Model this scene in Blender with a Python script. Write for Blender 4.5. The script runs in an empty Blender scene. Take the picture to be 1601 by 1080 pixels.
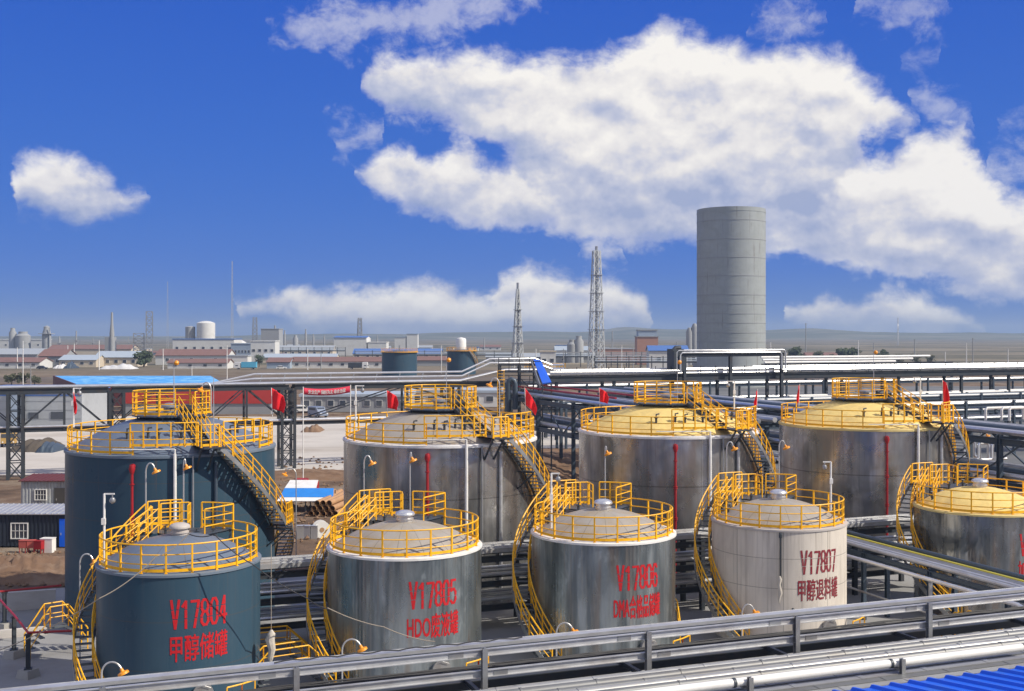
import bpy, bmesh, math, random
from mathutils import Vector, Matrix
R = math.radians
rnd = random.Random(7)
scene = bpy.context.scene
COL = scene.collection

# ------------------------------------------------------------------ camera
CAMZ, F, HY = 15.0, 1800.0, 522.0
cam_d = bpy.data.cameras.new("camera")
cam = bpy.data.objects.new("camera", cam_d)
COL.objects.link(cam)
cam.location = (0, 0, CAMZ)
cam.rotation_euler = (R(90), 0, 0)
cam_d.sensor_width = 36.0
cam_d.lens = F / 1601 * 36.0
cam_d.shift_y = (HY - 540.0) / 1601
cam_d.clip_end = 30000
cam_d.clip_start = 0.5
scene.camera = cam
scene.render.resolution_x, scene.render.resolution_y = 1024, 691

# ------------------------------------------------------------------ light
SUN_EL, SUN_AZ = 40.0, 106.0            # azimuth clockwise from +Y (north), sun on the right and a little behind
sun_d = bpy.data.lights.new("sun", 'SUN')
sun_d.energy = 4.7
sun_d.angle = R(0.5)
sun_d.color = (1.0, 0.92, 0.79)
sun = bpy.data.objects.new("sun", sun_d)
COL.objects.link(sun)
sdir = Vector((math.sin(R(SUN_AZ)) * math.cos(R(SUN_EL)), math.cos(R(SUN_AZ)) * math.cos(R(SUN_EL)), math.sin(R(SUN_EL))))
sun.rotation_euler = sdir.to_track_quat('Z', 'Y').to_euler()
vs = scene.view_settings
vs.view_transform, vs.look, vs.gamma, vs.use_curve_mapping = 'Standard', 'None', 1.0, False
vs.exposure = 0.12
scene.cycles.max_bounces = 6
scene.cycles.volume_bounces = 0
scene.cycles.use_denoising = True
scene.cycles.sample_clamp_indirect = 6

# ------------------------------------------------------------------ world: physical sky with procedural clouds
world = bpy.data.worlds.new("World")
scene.world = world
world.use_nodes = True
WT = world.node_tree
WT.nodes.clear()
def wn(t, **k):
    n = WT.nodes.new(t)
    for a, b in k.items(): setattr(n, a, b)
    return n
def wput(sock, v):
    if hasattr(v, 'is_output') or isinstance(v, bpy.types.NodeSocket): WT.links.new(v, sock)
    else: sock.default_value = v
def wm(op, a, b=None, c=None, clamp=False):
    n = wn('ShaderNodeMath', operation=op, use_clamp=clamp)
    wput(n.inputs[0], a)
    if b is not None: wput(n.inputs[1], b)
    if c is not None: wput(n.inputs[2], c)
    return n.outputs[0]
def build_sky():
    out = wn('ShaderNodeOutputWorld')
    sky = wn('ShaderNodeTexSky', sky_type='NISHITA', sun_disc=False)
    sky.sun_elevation, sky.sun_rotation = R(SUN_EL), R(SUN_AZ)
    sky.air_density, sky.dust_density, sky.ozone_density, sky.altitude = 1.0, 0.25, 3.5, 0
    hs = wn('ShaderNodeHueSaturation')
    hs.inputs['Saturation'].default_value = 1.28
    hs.inputs['Value'].default_value = 1.0
    WT.links.new(sky.outputs[0], hs.inputs['Color'])
    tc = wn('ShaderNodeTexCoord')
    sx = wn('ShaderNodeSeparateXYZ')
    WT.links.new(tc.outputs['Generated'], sx.inputs[0])
    az = wm('ARCTAN2', sx.outputs[0], sx.outputs[1])
    el = wm('ARCSINE', sx.outputs[2])
    # clear-air gradient laid over the physical sky
    rp_ = wn('ShaderNodeValToRGB'); re_ = rp_.color_ramp.elements
    re_[0].position, re_[0].color = 0.0, (.072, .195, .52, 1)
    re_[1].position, re_[1].color = 1.0, (.016, .08, .42, 1)
    for po, cc_ in ((.10, (.044, .155, .565, 1)), (.28, (.031, .130, .555, 1)), (.5, (.021, .100, .525, 1))):
        q_ = re_.new(po); q_.color = cc_
    WT.links.new(wm('DIVIDE', el, R(32), clamp=True), rp_.inputs[0])
    sc_ = wn('ShaderNodeVectorMath', operation='SCALE'); sc_.inputs['Scale'].default_value = 0.088
    WT.links.new(hs.outputs[0], sc_.inputs[0])
    mxs = wn('ShaderNodeMix', data_type='RGBA'); mxs.inputs[0].default_value = 0.93
    WT.links.new(sc_.outputs[0], mxs.inputs[6]); WT.links.new(rp_.outputs[0], mxs.inputs[7])
    bg = wn('ShaderNodeBackground')
    bg.inputs['Strength'].default_value = 1.0
    WT.links.new(mxs.outputs[2], bg.inputs['Color'])
    A0, AW, EW = R(-32), R(64), R(20)
    def px(x, y):
        a = math.atan((x - 800.5) / F)
        e = math.atan((HY - y) / F * math.cos(a))
        return (a - A0) / AW, e / EW
    a = wm('DIVIDE', wm('SUBTRACT', az, A0), AW)
    e = wm('DIVIDE', el, EW)
    # noise space, same angular scale both ways
    cmb = wn('ShaderNodeCombineXYZ')
    WT.links.new(wm('MULTIPLY', az, 1.0), cmb.inputs[0]); WT.links.new(wm('MULTIPLY', el, 1.25), cmb.inputs[1])
    def noise(scale, detail, rough, off, vec=None, dist=0.0):
        n = wn('ShaderNodeTexNoise')
        n.inputs['Scale'].default_value = scale; n.inputs['Detail'].default_value = detail
        n.inputs['Roughness'].default_value = rough; n.inputs['Distortion'].default_value = dist
        v = wn('ShaderNodeVectorMath', operation='ADD')
        WT.links.new(vec or cmb.outputs[0], v.inputs[0]); v.inputs[1].default_value = off
        WT.links.new(v.outputs[0], n.inputs['Vector'])
        return n.outputs[0]
    def c0(n): return wm('SUBTRACT', n, 0.5)
    big = noise(14, 9, 0.58, (3.1, 1.7, 0))
    big2 = noise(14, 9, 0.58, (9.3, 5.2, 2))
    fine = noise(44, 8, 0.62, (1.3, 8.2, 4), dist=0.3)
    wa = wm('MULTIPLY_ADD', c0(big), 0.055, a)
    we = wm('MULTIPLY_ADD', c0(big2), 0.11, e)
    edge = wm('ADD', wm('MULTIPLY', c0(big), 0.10), wm('MULTIPLY', c0(fine), 0.18))
    def curve(pts, dflt):
        n = wn('ShaderNodeFloatCurve')
        cu = n.mapping.curves[0]
        x0, x1 = pts[0][0] - .004, pts[-1][0] + .004
        allp = [(0.0, dflt)] if x0 > 0.002 else []
        if x0 > 0.002: allp.append((x0, dflt))
        allp += pts
        if x1 < 0.998: allp += [(x1, dflt), (1.0, dflt)]
        while len(cu.points) > 2: cu.points.remove(cu.points[-1])
        cu.points[0].location, cu.points[1].location = allp[0], allp[-1]
        for q in allp[1:-1]: cu.points.new(*q)
        for q in cu.points: q.handle_type = 'VECTOR'
        n.mapping.use_clip = False
        n.mapping.update()
        WT.links.new(wa, n.inputs['Value'])
        return n.outputs[0]
    def ycurve(pp, dflt):
        return curve([px(x, y) for x, y in pp], dflt)
    layers = [
     # (top outline, base outline, softness gain, edge noise gain, opacity)
     ([(568,130),(585,95),(640,86),(760,76),(850,80),(900,92),(950,74),(985,56),(1030,28),(1080,48),(1130,64),(1200,74),(1280,66),(1330,90),(1380,128),(1420,168),(1445,186)],
      [(568,140),(600,178),(680,184),(740,218),(800,250),(850,330),(900,340),(1000,350),(1100,355),(1200,360),(1250,345),(1300,310),(1340,262),(1370,206),(1400,198),(1445,194)], 5.0, 1.0, 1.0),
     ([(542,258),(590,236),(640,222),(670,246),(700,208),(720,212),(760,258),(800,258),(850,225),(1000,215),(1100,220),(1200,230),(1260,240),(1300,240),(1400,230),(1440,204),(1500,204),(1540,262),(1575,300),(1640,290)],
      [(542,268),(580,312),(630,322),(700,346),(760,358),(800,352),(900,368),(1000,386),(1090,380),(1200,398),(1300,418),(1400,432),(1500,456),(1640,466)], 5.5, 1.0, 0.97),
     ([(370,478),(420,462),(480,448),(560,442),(660,443),(700,450),(735,470),(765,460),(780,430),(830,411),(870,418),(910,433),(960,438),(1000,460),(1022,500)],
      [(370,484),(450,506),(520,524),(700,530),(900,530),(1022,530)], 7.0, 0.8, 1.0),
     ([(1230,484),(1260,468),(1290,462),(1330,470),(1380,452),(1430,455),(1470,478),(1535,514)],
      [(1230,490),(1280,512),(1330,524),(1430,526),(1535,524)], 7.0, 0.8, 1.0),
     ([(0,262),(40,240),(90,234),(130,243),(160,268),(190,298),(238,312)],
      [(0,332),(60,344),(130,358),(180,338),(210,328),(238,318)], 5.0, 1.0, 0.95),
     ([(426,40),(470,16),(520,-10),(600,-20),(740,-30),(850,-30)],
      [(426,52),(500,88),(600,80),(660,92),(720,58),(850,6)], 3.0, 2.6, 0.42),
     ([(1165,44),(1200,8),(1240,-10),(1285,24)], [(1165,54),(1220,74),(1285,44)], 3.0, 2.3, 0.45),
     ([(1330,-20),(1400,-20),(1490,-6)], [(1330,16),(1430,62),(1490,30)], 3.0, 2.6, 0.36),
     ([(1405,88),(1440,80),(1480,84)], [(1405,98),(1440,98),(1480,94)], 4.0, 1.0, 0.45),
     ([(505,205),(540,180),(600,190)], [(505,232),(560,242),(610,225)], 3.5, 2.2, 0.4),
     ([(1415,130),(1440,118),(1500,160),(1520,190)], [(1415,160),(1470,205),(1520,214)], 3.2, 2.2, 0.36),
     ([(1560,190),(1600,170),(1660,170)], [(1560,204),(1600,206),(1660,206)], 3.2, 2.0, 0.4),
     ([(1545,240),(1580,225),(1660,225)], [(1545,290),(1600,300),(1660,300)], 3.2, 2.0, 0.45),
     ([(905,378),(940,372),(985,382)], [(905,396),(950,412),(985,404)], 4.0, 1.6, 0.6),
    ]
    dens, topd, dsum = None, None, None
    for top, bot, k, en, al in layers[::-1]:
        t = ycurve(top, 0.0); b = ycurve(bot, 1.0)
        tt = wm('SUBTRACT', t, we)
        m = wm('MINIMUM', tt, wm('SUBTRACT', we, b))
        m = wm('MULTIPLY_ADD', edge, 0.55 * en, m)
        mr = wn('ShaderNodeMapRange', interpolation_type='SMOOTHSTEP')
        WT.links.new(m, mr.inputs['Value'])
        mr.inputs['From Min'].default_value = -0.02 if k > 4.9 else -0.02
        mr.inputs['From Max'].default_value = 0.25 / k
        mr.inputs['To Max'].default_value = al
        d = mr.outputs[0]
        if k > 4.9:
            h = wm('MULTIPLY', wm('DIVIDE', tt, wm('MAXIMUM', wm('SUBTRACT', t, b), 0.03)), wm('GREATER_THAN', d, 0.02), clamp=True)
            topd = h if topd is None else wm('ADD', wm('MULTIPLY', topd, wm('SUBTRACT', 1.0, d)), wm('MULTIPLY', h, d))
        dens = d if dens is None else wm('MAXIMUM', dens, d)
    # relief of the billows: the same noise sampled a little towards the sun
    sh = wn('ShaderNodeVectorMath', operation='ADD')
    WT.links.new(cmb.outputs[0], sh.inputs[0]); sh.inputs[1].default_value = (0.004, 0.016, 0)
    r1 = noise(15, 6, 0.52, (5, 5, 1)); r2 = noise(15, 6, 0.52, (5, 5, 1), sh.outputs[0])
    rel = wm('SUBTRACT', r1, r2)
    low = noise(6.5, 3, 0.5, (2, 7, 3))
    lum = wm('ADD', wm('MULTIPLY', rel, 2.8), wm('SUBTRACT', 0.97, wm('MULTIPLY', wm('POWER', wm('MAXIMUM', topd, 0.0), 1.3), 0.95)))
    lum = wm('ADD', lum, wm('MULTIPLY', c0(low), 0.8), clamp=True)
    cr = wn('ShaderNodeValToRGB')
    els = cr.color_ramp.elements
    els[0].position, els[0].color = 0.0, (0.36, 0.42, 0.62, 1)
    els[1].position, els[1].color = 1.0, (0.93, 0.90, 0.86, 1)
    x = els.new(0.36); x.color = (0.55, 0.575, 0.70, 1)
    x = els.new(0.66); x.color = (0.78, 0.76, 0.77, 1)
    WT.links.new(lum, cr.inputs[0])
    cb = wn('ShaderNodeBackground')
    cb.inputs['Strength'].default_value = 0.95
    WT.links.new(cr.outputs[0], cb.inputs['Color'])
    mix = wn('ShaderNodeMixShader')
    front = wm('GREATER_THAN', sx.outputs[1], 0.05)
    WT.links.new(wm('MULTIPLY', dens, front), mix.inputs[0])
    WT.links.new(bg.outputs[0], mix.inputs[1]); WT.links.new(cb.outputs[0], mix.inputs[2])
    # unseen broken cloud added beside, above and behind the view as neutral fill light
    dv = wn('ShaderNodeTexNoise'); dv.inputs['Scale'].default_value = 2.6; dv.inputs['Detail'].default_value = 7
    WT.links.new(tc.outputs['Generated'], dv.inputs['Vector'])
    def ms(v, a_, b_):
        n = wn('ShaderNodeMapRange', interpolation_type='SMOOTHSTEP'); WT.links.new(v, n.inputs[0])
        n.inputs[1].default_value, n.inputs[2].default_value = a_, b_
        return n.outputs[0]
    away = wm('MAXIMUM', ms(wm('ABSOLUTE', az), R(33), R(46)), ms(el, R(23), R(34)))
    d2 = wm('MULTIPLY', wm('MULTIPLY', ms(dv.outputs[0], .42, .56), away), ms(el, R(1), R(6)))
    cb2 = wn('ShaderNodeBackground'); cb2.inputs['Color'].default_value = (.80, .80, .81, 1); cb2.inputs['Strength'].default_value = 0.85
    mix2 = wn('ShaderNodeMixShader')
    WT.links.new(d2, mix2.inputs[0]); WT.links.new(mix.outputs[0], mix2.inputs[1]); WT.links.new(cb2.outputs[0], mix2.inputs[2])
    WT.links.new(mix2.outputs[0], out.inputs['Surface'])
build_sky()

# ------------------------------------------------------------------ frames of reference
TH = R(20.7)
CT, ST = math.cos(TH), math.sin(TH)
def E(s, p, z=0.0):
    "plant grid: s along the tank rows, p away from the viewpoint"
    return Vector((s * CT - p * ST, s * ST + p * CT, z))
def Q(x, y, p):
    u = (x - 800.5) / F
    d = p / (CT - ST * u)
    return Vector((u * d, d, CAMZ - (y - HY) / F * d))
def SP(x, p):
    v = Q(x, HY, p)
    return v.x * CT + v.y * ST
def W(x, y, d): return Vector(((x - 800.5) / F * d, d, CAMZ - (y - HY) / F * d))
def dist(yb, z=0.0): return F * (CAMZ - z) / (yb - HY)

# ------------------------------------------------------------------ mesh builder
class MB:
    def __init__(s): s.v, s.f, s.uv = [], [], {}
    def add(s, vs, fs):
        o = len(s.v)
        s.v += [tuple(q) for q in vs]
        s.f += [tuple(o + i for i in f) for f in fs]
        return s
    def box(s, c, size, rot=0.0):
        hx, hy, hz = size[0] / 2, size[1] / 2, size[2] / 2
        cr, sr = math.cos(rot), math.sin(rot)
        vs = []
        for dz in (-hz, hz):
            for dx, dy in ((-hx, -hy), (hx, -hy), (hx, hy), (-hx, hy)):
                vs.append((c[0] + dx * cr - dy * sr, c[1] + dx * sr + dy * cr, c[2] + dz))
        return s.add(vs, [(3, 2, 1, 0), (4, 5, 6, 7), (0, 1, 5, 4), (1, 2, 6, 5), (2, 3, 7, 6), (3, 0, 4, 7)])
    def beam(s, a, b, w, h, up=(0, 0, 1)):
        a, b = Vector(a), Vector(b)
        t = (b - a).normalized()
        u = Vector(up)
        if abs(t.dot(u)) > .98: u = Vector((1, 0, 0))
        sd = t.cross(u).normalized(); u = sd.cross(t)
        vs = []
        for q in (a, b):
            for i, j in ((-1, -1), (1, -1), (1, 1), (-1, 1)):
                vs.append(q + sd * (i * w / 2) + u * (j * h / 2))
        return s.add(vs, [(0, 1, 2, 3), (7, 6, 5, 4), (0, 4, 5, 1), (1, 5, 6, 2), (2, 6, 7, 3), (3, 7, 4, 0)])
    def ibeam(s, a, b, w, h, t=0.02):
        "H-section: two flanges and a web"
        a, b = Vector(a), Vector(b)
        tt = (b - a).normalized(); u = Vector((0, 0, 1))
        if abs(tt.dot(u)) > .98: u = Vector((ST, -CT, 0))
        sd = tt.cross(u).normalized(); u = sd.cross(tt)
        for k in (-1, 1): s.beam(a + u * k * (h / 2 - t / 2), b + u * k * (h / 2 - t / 2), w, t, u)
        return s.beam(a, b, t, h - 2 * t, u)
    def tube(s, pts, r, n=8, closed=False, cap=True):
        pts = [Vector(q) for q in pts]
        m = len(pts); up = None; rings = []
        for i, q in enumerate(pts):
            if closed: t = pts[(i + 1) % m] - pts[i - 1]
            else: t = pts[min(i + 1, m - 1)] - pts[max(i - 1, 0)]
            t.normalize()
            if up is None:
                up = Vector((0, 0, 1)) if abs(t.z) < .9 else Vector((1, 0, 0))
            sd = t.cross(up)
            if sd.length < 1e-4: sd = t.orthogonal()
            sd.normalize(); up = sd.cross(t).normalized()
            rr = r[i] if isinstance(r, (list, tuple)) else r
            rings.append([q + (sd * math.cos(2 * math.pi * k / n) + up * math.sin(2 * math.pi * k / n)) * rr for k in range(n)])
        vs = [w for g in rings for w in g]
        fs = []
        for i in range(m if closed else m - 1):
            j = (i + 1) % m
            for k in range(n):
                l = (k + 1) % n
                fs.append((i * n + k, i * n + l, j * n + l, j * n + k))
        if cap and not closed:
            fs.append(tuple(range(n - 1, -1, -1))); fs.append(tuple((m - 1) * n + k for k in range(n)))
        return s.add(vs, fs)
    def lathe(s, prof, n=48, c=(0, 0, 0), a0=0.0, a1=360.0):
        full = abs(a1 - a0 - 360) < 1e-6
        cols = n if full else n + 1
        vs = []
        for k in range(cols):
            an = R(a0 + (a1 - a0) * k / n)
            for r, z in prof: vs.append((c[0] + r * math.cos(an), c[1] + r * math.sin(an), c[2] + z))
        m = len(prof); fs = []
        for k in range(n):
            l = (k + 1) % cols
            for i in range(m - 1):
                q = [k * m + i, l * m + i, l * m + i + 1, k * m + i + 1]
                fs.append(tuple(q))
        return s.add(vs, fs)
    def prism(s, poly, z0, z1):
        n = len(poly)
        vs = [(x, y, z0) for x, y in poly] + [(x, y, z1) for x, y in poly]
        fs = [tuple(range(n - 1, -1, -1)), tuple(range(n, 2 * n))]
        fs += [(i, (i + 1) % n, n + (i + 1) % n, n + i) for i in range(n)]
        return s.add(vs, fs)
    def slab(s, quad, t):
        "a sheet with thickness t along its normal"
        q = [Vector(x) for x in quad]
        nn = (q[1] - q[0]).cross(q[2] - q[0]).normalized() * t
        vs = q + [x - nn for x in q]
        n = len(q)
        return s.add(vs, [tuple(range(n)), tuple(range(2 * n - 1, n - 1, -1))] + [(i, n + i, n + (i + 1) % n, (i + 1) % n) for i in range(n)])
    def mesh(s, name, mat, smooth=True, ang=35):
        me = bpy.data.meshes.new(name)
        me.from_pydata(s.v, [], s.f)
        if mat: me.materials.append(mat)
        if smooth:
            me.polygons.foreach_set('use_smooth', [True] * len(me.polygons))
            me.set_sharp_from_angle(angle=R(ang))
        me.update()
        return me
    def build(s, name, mat, parent=None, smooth=True, ang=35, loc=None):
        o = bpy.data.objects.new(name, s.mesh(name, mat, smooth, ang))
        COL.objects.link(o)
        if parent: o.parent = parent
        if loc is not None: o.location = loc
        return o
def tag(o, label, cat, group=None, kind=None):
    if label: o['label'] = label
    if cat: o['category'] = cat
    if group: o['group'] = group
    if kind: o['kind'] = kind
    return o
def thing(name, label, cat, loc=(0, 0, 0), rz=0.0, group=None):
    o = bpy.data.objects.new(name, None)
    COL.objects.link(o)
    o.location = loc; o.rotation_euler = (0, 0, rz); o.empty_display_size = .3
    return tag(o, label, cat, group)
KIDS = {}
def copy_tree(o, parent=None, mats=None):
    c = o.copy(); COL.objects.link(c)
    if parent: c.parent = parent
    if mats and o.type == 'MESH' and c.material_slots:
        k = o.name.split('.')[0]
        if k in mats:
            c.material_slots[0].link = 'OBJECT'; c.material_slots[0].material = mats[k]
    for ch in list(o.children): copy_tree(ch, c, mats)
    return c
def instance(mesh, name, parent, loc=(0, 0, 0), rz=0.0):
    o = bpy.data.objects.new(name, mesh); COL.objects.link(o)
    o.parent = parent; o.location = loc; o.rotation_euler = (0, 0, rz)
    return o
def arc(r, z, a0, a1, n): return [(r * math.cos(R(a0 + (a1 - a0) * i / n)), r * math.sin(R(a0 + (a1 - a0) * i / n)), z) for i in range(n + 1)]

# ------------------------------------------------------------------ materials
def nodes_of(m): return m.node_tree.nodes, m.node_tree.links
def mat(name, col, rough=.5, metal=0.0, var=0.12, vscale=1.5, bump=0.0, bscale=8.0, dirt=None, dirt_amt=0.0, dirt_scale=(1, 1, 1), rvar=0.08, spec=.5, alpha=None):
    m = bpy.data.materials.new(name); m.use_nodes = True
    N, L = nodes_of(m)
    b = N['Principled BSDF']
    b.inputs['Metallic'].default_value = metal
    b.inputs['Specular IOR Level'].default_value = spec
    tc = N.new('ShaderNodeTexCoord')
    nz = N.new('ShaderNodeTexNoise'); nz.inputs['Scale'].default_value = vscale; nz.inputs['Detail'].default_value = 6; nz.inputs['Roughness'].default_value = .6
    L.new(tc.outputs['Object'], nz.inputs['Vector'])
    mx = N.new('ShaderNodeMix'); mx.data_type = 'RGBA'
    lo = tuple(c * (1 - var) for c in col) + (1,); hi = tuple(min(1, c * (1 + var)) for c in col) + (1,)
    mx.inputs[6].default_value, mx.inputs[7].default_value = lo, hi
    L.new(nz.outputs[0], mx.inputs[0])
    last = mx.outputs[2]
    if dirt:
        mp = N.new('ShaderNodeMapping'); mp.inputs['Scale'].default_value = dirt_scale
        L.new(tc.outputs['Object'], mp.inputs['Vector'])
        n2 = N.new('ShaderNodeTexNoise'); n2.inputs['Scale'].default_value = 1.0; n2.inputs['Detail'].default_value = 8; n2.inputs['Roughness'].default_value = .65
        L.new(mp.outputs[0], n2.inputs['Vector'])
        mr = N.new('ShaderNodeMapRange'); mr.inputs['From Min'].default_value = .48; mr.inputs['From Max'].default_value = .72; mr.inputs['To Max'].default_value = dirt_amt
        L.new(n2.outputs[0], mr.inputs['Value'])
        m2 = N.new('ShaderNodeMix'); m2.data_type = 'RGBA'
        L.new(mr.outputs[0], m2.inputs[0]); L.new(last, m2.inputs[6]); m2.inputs[7].default_value = tuple(dirt) + (1,)
        last = m2.outputs[2]
    L.new(last, b.inputs['Base Color'])
    rr = N.new('ShaderNodeMapRange'); rr.inputs['To Min'].default_value = max(.02, rough - rvar); rr.inputs['To Max'].default_value = rough + rvar
    L.new(nz.outputs[0], rr.inputs['Value']); L.new(rr.outputs[0], b.inputs['Roughness'])
    if bump:
        n3 = N.new('ShaderNodeTexNoise'); n3.inputs['Scale'].default_value = bscale; n3.inputs['Detail'].default_value = 5
        L.new(tc.outputs['Object'], n3.inputs['Vector'])
        bp = N.new('ShaderNodeBump'); bp.inputs['Strength'].default_value = bump; bp.inputs['Distance'].default_value = .05
        L.new(n3.outputs[0], bp.inputs['Height']); L.new(bp.outputs[0], b.inputs['Normal'])
    return m
def shell_mat(name, col, rough, metal, ribs=0, seams_z=0.0, panel=0, patch=0.0, patch_col=(.3, .27, .22), streak=0.0, streak_col=(.2, .17, .14), wob=0.0, rib_str=.25):
    "tank shell: vertical ribs by angle, sheet joints by angle and height, stained patches and streaks, painted sheen bands on metal"
    m = bpy.data.materials.new(name); m.use_nodes = True
    N, L = nodes_of(m)
    b = N['Principled BSDF']
    b.inputs['Metallic'].default_value = metal
    tc = N.new('ShaderNodeTexCoord'); sx = N.new('ShaderNodeSeparateXYZ')
    L.new(tc.outputs['Object'], sx.inputs[0])
    def mt(op, a, c=None, d=None, clamp=False):
        n = N.new('ShaderNodeMath'); n.operation = op; n.use_clamp = clamp
        for i, x in enumerate((a, c, d)):
            if x is None: continue
            if isinstance(x, (int, float)): n.inputs[i].default_value = x
            else: L.new(x, n.inputs[i])
        return n.outputs[0]
    an = mt('ARCTAN2', sx.outputs[1], sx.outputs[0])
    z = sx.outputs[2]
    oi = N.new('ShaderNodeObjectInfo')
    seed = mt('MULTIPLY', oi.outputs['Random'], 37.0)
    def noise(sa, sz, detail=6, rough=.6, off=0.0, dist=0.0):
        c = N.new('ShaderNodeCombineXYZ')
        L.new(mt('MULTIPLY', mt('COSINE', an), sa), c.inputs[0]); L.new(mt('MULTIPLY', mt('SINE', an), sa), c.inputs[1])
        L.new(mt('ADD', mt('MULTIPLY', z, sz), mt('ADD', seed, off)), c.inputs[2])
        n = N.new('ShaderNodeTexNoise'); n.inputs['Scale'].default_value = 1; n.inputs['Detail'].default_value = detail
        n.inputs['Roughness'].default_value = rough; n.inputs['Distortion'].default_value = dist
        L.new(c.outputs[0], n.inputs['Vector'])
        return n.outputs[0]
    def mixc(f, a, c):
        n = N.new('ShaderNodeMix'); n.data_type = 'RGBA'
        for i, x in ((0, f), (6, a), (7, c)):
            if isinstance(x, tuple): n.inputs[i].default_value = x + (1,) if len(x) == 3 else x
            elif isinstance(x, (int, float)): n.inputs[i].default_value = x
            else: L.new(x, n.inputs[i])
        return n.outputs[2]
    def rng(v, a, c, lo, hi):
        n = N.new('ShaderNodeMapRange'); L.new(v, n.inputs[0])
        for i, x in enumerate((a, c, lo, hi)): n.inputs[i + 1].default_value = x
        return n.outputs[0]
    base = mixc(noise(3.0, .5), tuple(c * .86 for c in col), tuple(min(1, c * 1.12) for c in col))
    rg = rng(noise(3.0, .6, 4, .55, 11), .3, .7, max(.03, rough - .08), rough + .12)
    height = None
    if patch:
        pf = rng(noise(2.6, .34, 4, .55, 5, .8), .42, .66, 0, patch)
        base = mixc(pf, base, patch_col)
        rg = mt('ADD', rg, mt('MULTIPLY', pf, .10))
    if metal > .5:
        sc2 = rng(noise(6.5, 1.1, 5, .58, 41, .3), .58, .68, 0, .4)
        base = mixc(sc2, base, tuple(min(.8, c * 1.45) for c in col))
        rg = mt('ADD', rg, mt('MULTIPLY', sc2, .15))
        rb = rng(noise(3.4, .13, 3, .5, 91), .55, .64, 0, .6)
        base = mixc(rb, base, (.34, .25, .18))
        sheen_band = rng(noise(4.6, .16, 4, .52, 61, .2), .46, .60, 0, .8)  # dark vertical bands painted into the base colour to suggest metal sheen
        base = mixc(sheen_band, base, (col[0] * .34, col[1] * .36, col[2] * .38))
    else: b.inputs['Specular IOR Level'].default_value = .16
    if streak:
        sf = rng(noise(26, .22, 5, .6, 23), .52, .75, 0, streak)
        base = mixc(sf, base, streak_col)
    if panel:
        # each sheet reflects a shade differently
        wv = N.new('ShaderNodeTexWhiteNoise'); wv.noise_dimensions = '2D'
        c = N.new('ShaderNodeCombineXYZ')
        L.new(mt('FLOOR', mt('MULTIPLY', an, panel / 6.2832)), c.inputs[0])
        L.new(mt('ADD', mt('FLOOR', mt('MULTIPLY', z, 1 / max(seams_z, .5))), seed), c.inputs[1])
        L.new(c.outputs[0], wv.inputs['Vector'])
        base = mixc(rng(wv.outputs[0], 0, 1, 0, .42 if metal > .5 else .12), base, tuple(x * .55 for x in col))
        fr = mt('FRACT', mt('MULTIPLY', an, panel / 6.2832))
        ln = mt('LESS_THAN', fr, .012)
        base = mixc(mt('MULTIPLY', ln, .55), base, (.05, .05, .05))
    # rust runs dripping from the rim
    dr = rng(noise(19, .10, 4, .6, 77), .60, .72, 0, .55)
    zt = mt('MULTIPLY', z, 1 / (9.0 if panel == 22 else 5.65))
    base = mixc(mt('MULTIPLY', dr, mt('POWER', mt('MINIMUM', zt, 1.0), 3.0)), base, (.13, .085, .055))
    if seams_z:
        fz = mt('FRACT', mt('DIVIDE', z, seams_z))
        lz = mt('LESS_THAN', fz, .022)
        base = mixc(mt('MULTIPLY', lz, .5), base, (.08, .075, .07))
    L.new(base, b.inputs['Base Color']); L.new(rg, b.inputs['Roughness'])
    h = mt('MULTIPLY', noise(3.4, .45, 2, .45, 31, .5), wob if wob else .0)
    if ribs:
        h = mt('ADD', h, mt('MULTIPLY', mt('PINGPONG', mt('MULTIPLY', an, ribs / 6.2832), .5), rib_str))
    bp = N.new('ShaderNodeBump'); bp.inputs['Strength'].default_value = 1.0; bp.inputs['Distance'].default_value = .05
    L.new(h, bp.inputs['Height']); L.new(bp.outputs[0], b.inputs['Normal'])
    return m
M = {}
M['yellow'] = mat('yellow_paint', (.98, .47, .003), .5, var=.16, dirt=(.50, .20, .03), dirt_amt=.5, dirt_scale=(2, 2, 2))
M['navy_shell'] = shell_mat('blue_grey_paint', (.040, .077, .112), .32, 0, seams_z=1.9, patch=.35, patch_col=(.02, .07, .115), streak=.35, streak_col=(.07, .10, .125), wob=.2)
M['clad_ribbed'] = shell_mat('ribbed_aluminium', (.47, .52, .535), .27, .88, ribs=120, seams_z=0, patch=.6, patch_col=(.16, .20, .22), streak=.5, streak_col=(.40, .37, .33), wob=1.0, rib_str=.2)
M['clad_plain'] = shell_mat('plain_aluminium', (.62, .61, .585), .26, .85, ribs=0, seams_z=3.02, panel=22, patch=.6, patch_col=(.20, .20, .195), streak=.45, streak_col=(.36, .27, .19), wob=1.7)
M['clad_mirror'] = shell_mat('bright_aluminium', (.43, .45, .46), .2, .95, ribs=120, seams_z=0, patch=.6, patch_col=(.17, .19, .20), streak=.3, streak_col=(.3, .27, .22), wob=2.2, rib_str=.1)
M['pale_shell'] = shell_mat('weathered_pale_paint', (.68, .62, .54), .55, 0.0, seams_z=1.42, panel=9, patch=.45, patch_col=(.40, .36, .32), streak=.65, streak_col=(.33, .29, .25), wob=.1)
M['dome_blue'] = mat('blue_grey_roof', (.13, .165, .22), .45, var=.1, dirt=(.09, .11, .14), dirt_amt=.5, dirt_scale=(.7, .7, .7))
M['dome_grey'] = mat('grey_roof_sheet', (.345, .315, .275), .6, .05, var=.14, dirt=(.33, .245, .13), dirt_amt=.75, dirt_scale=(.9, .9, .9))
M['dome_yellow'] = mat('yellow_foam', (.76, .57, .20), .85, var=.2, vscale=2, bump=.6, bscale=3, dirt=(.42, .31, .14), dirt_amt=.65, dirt_scale=(.8, .8, .8))
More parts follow.
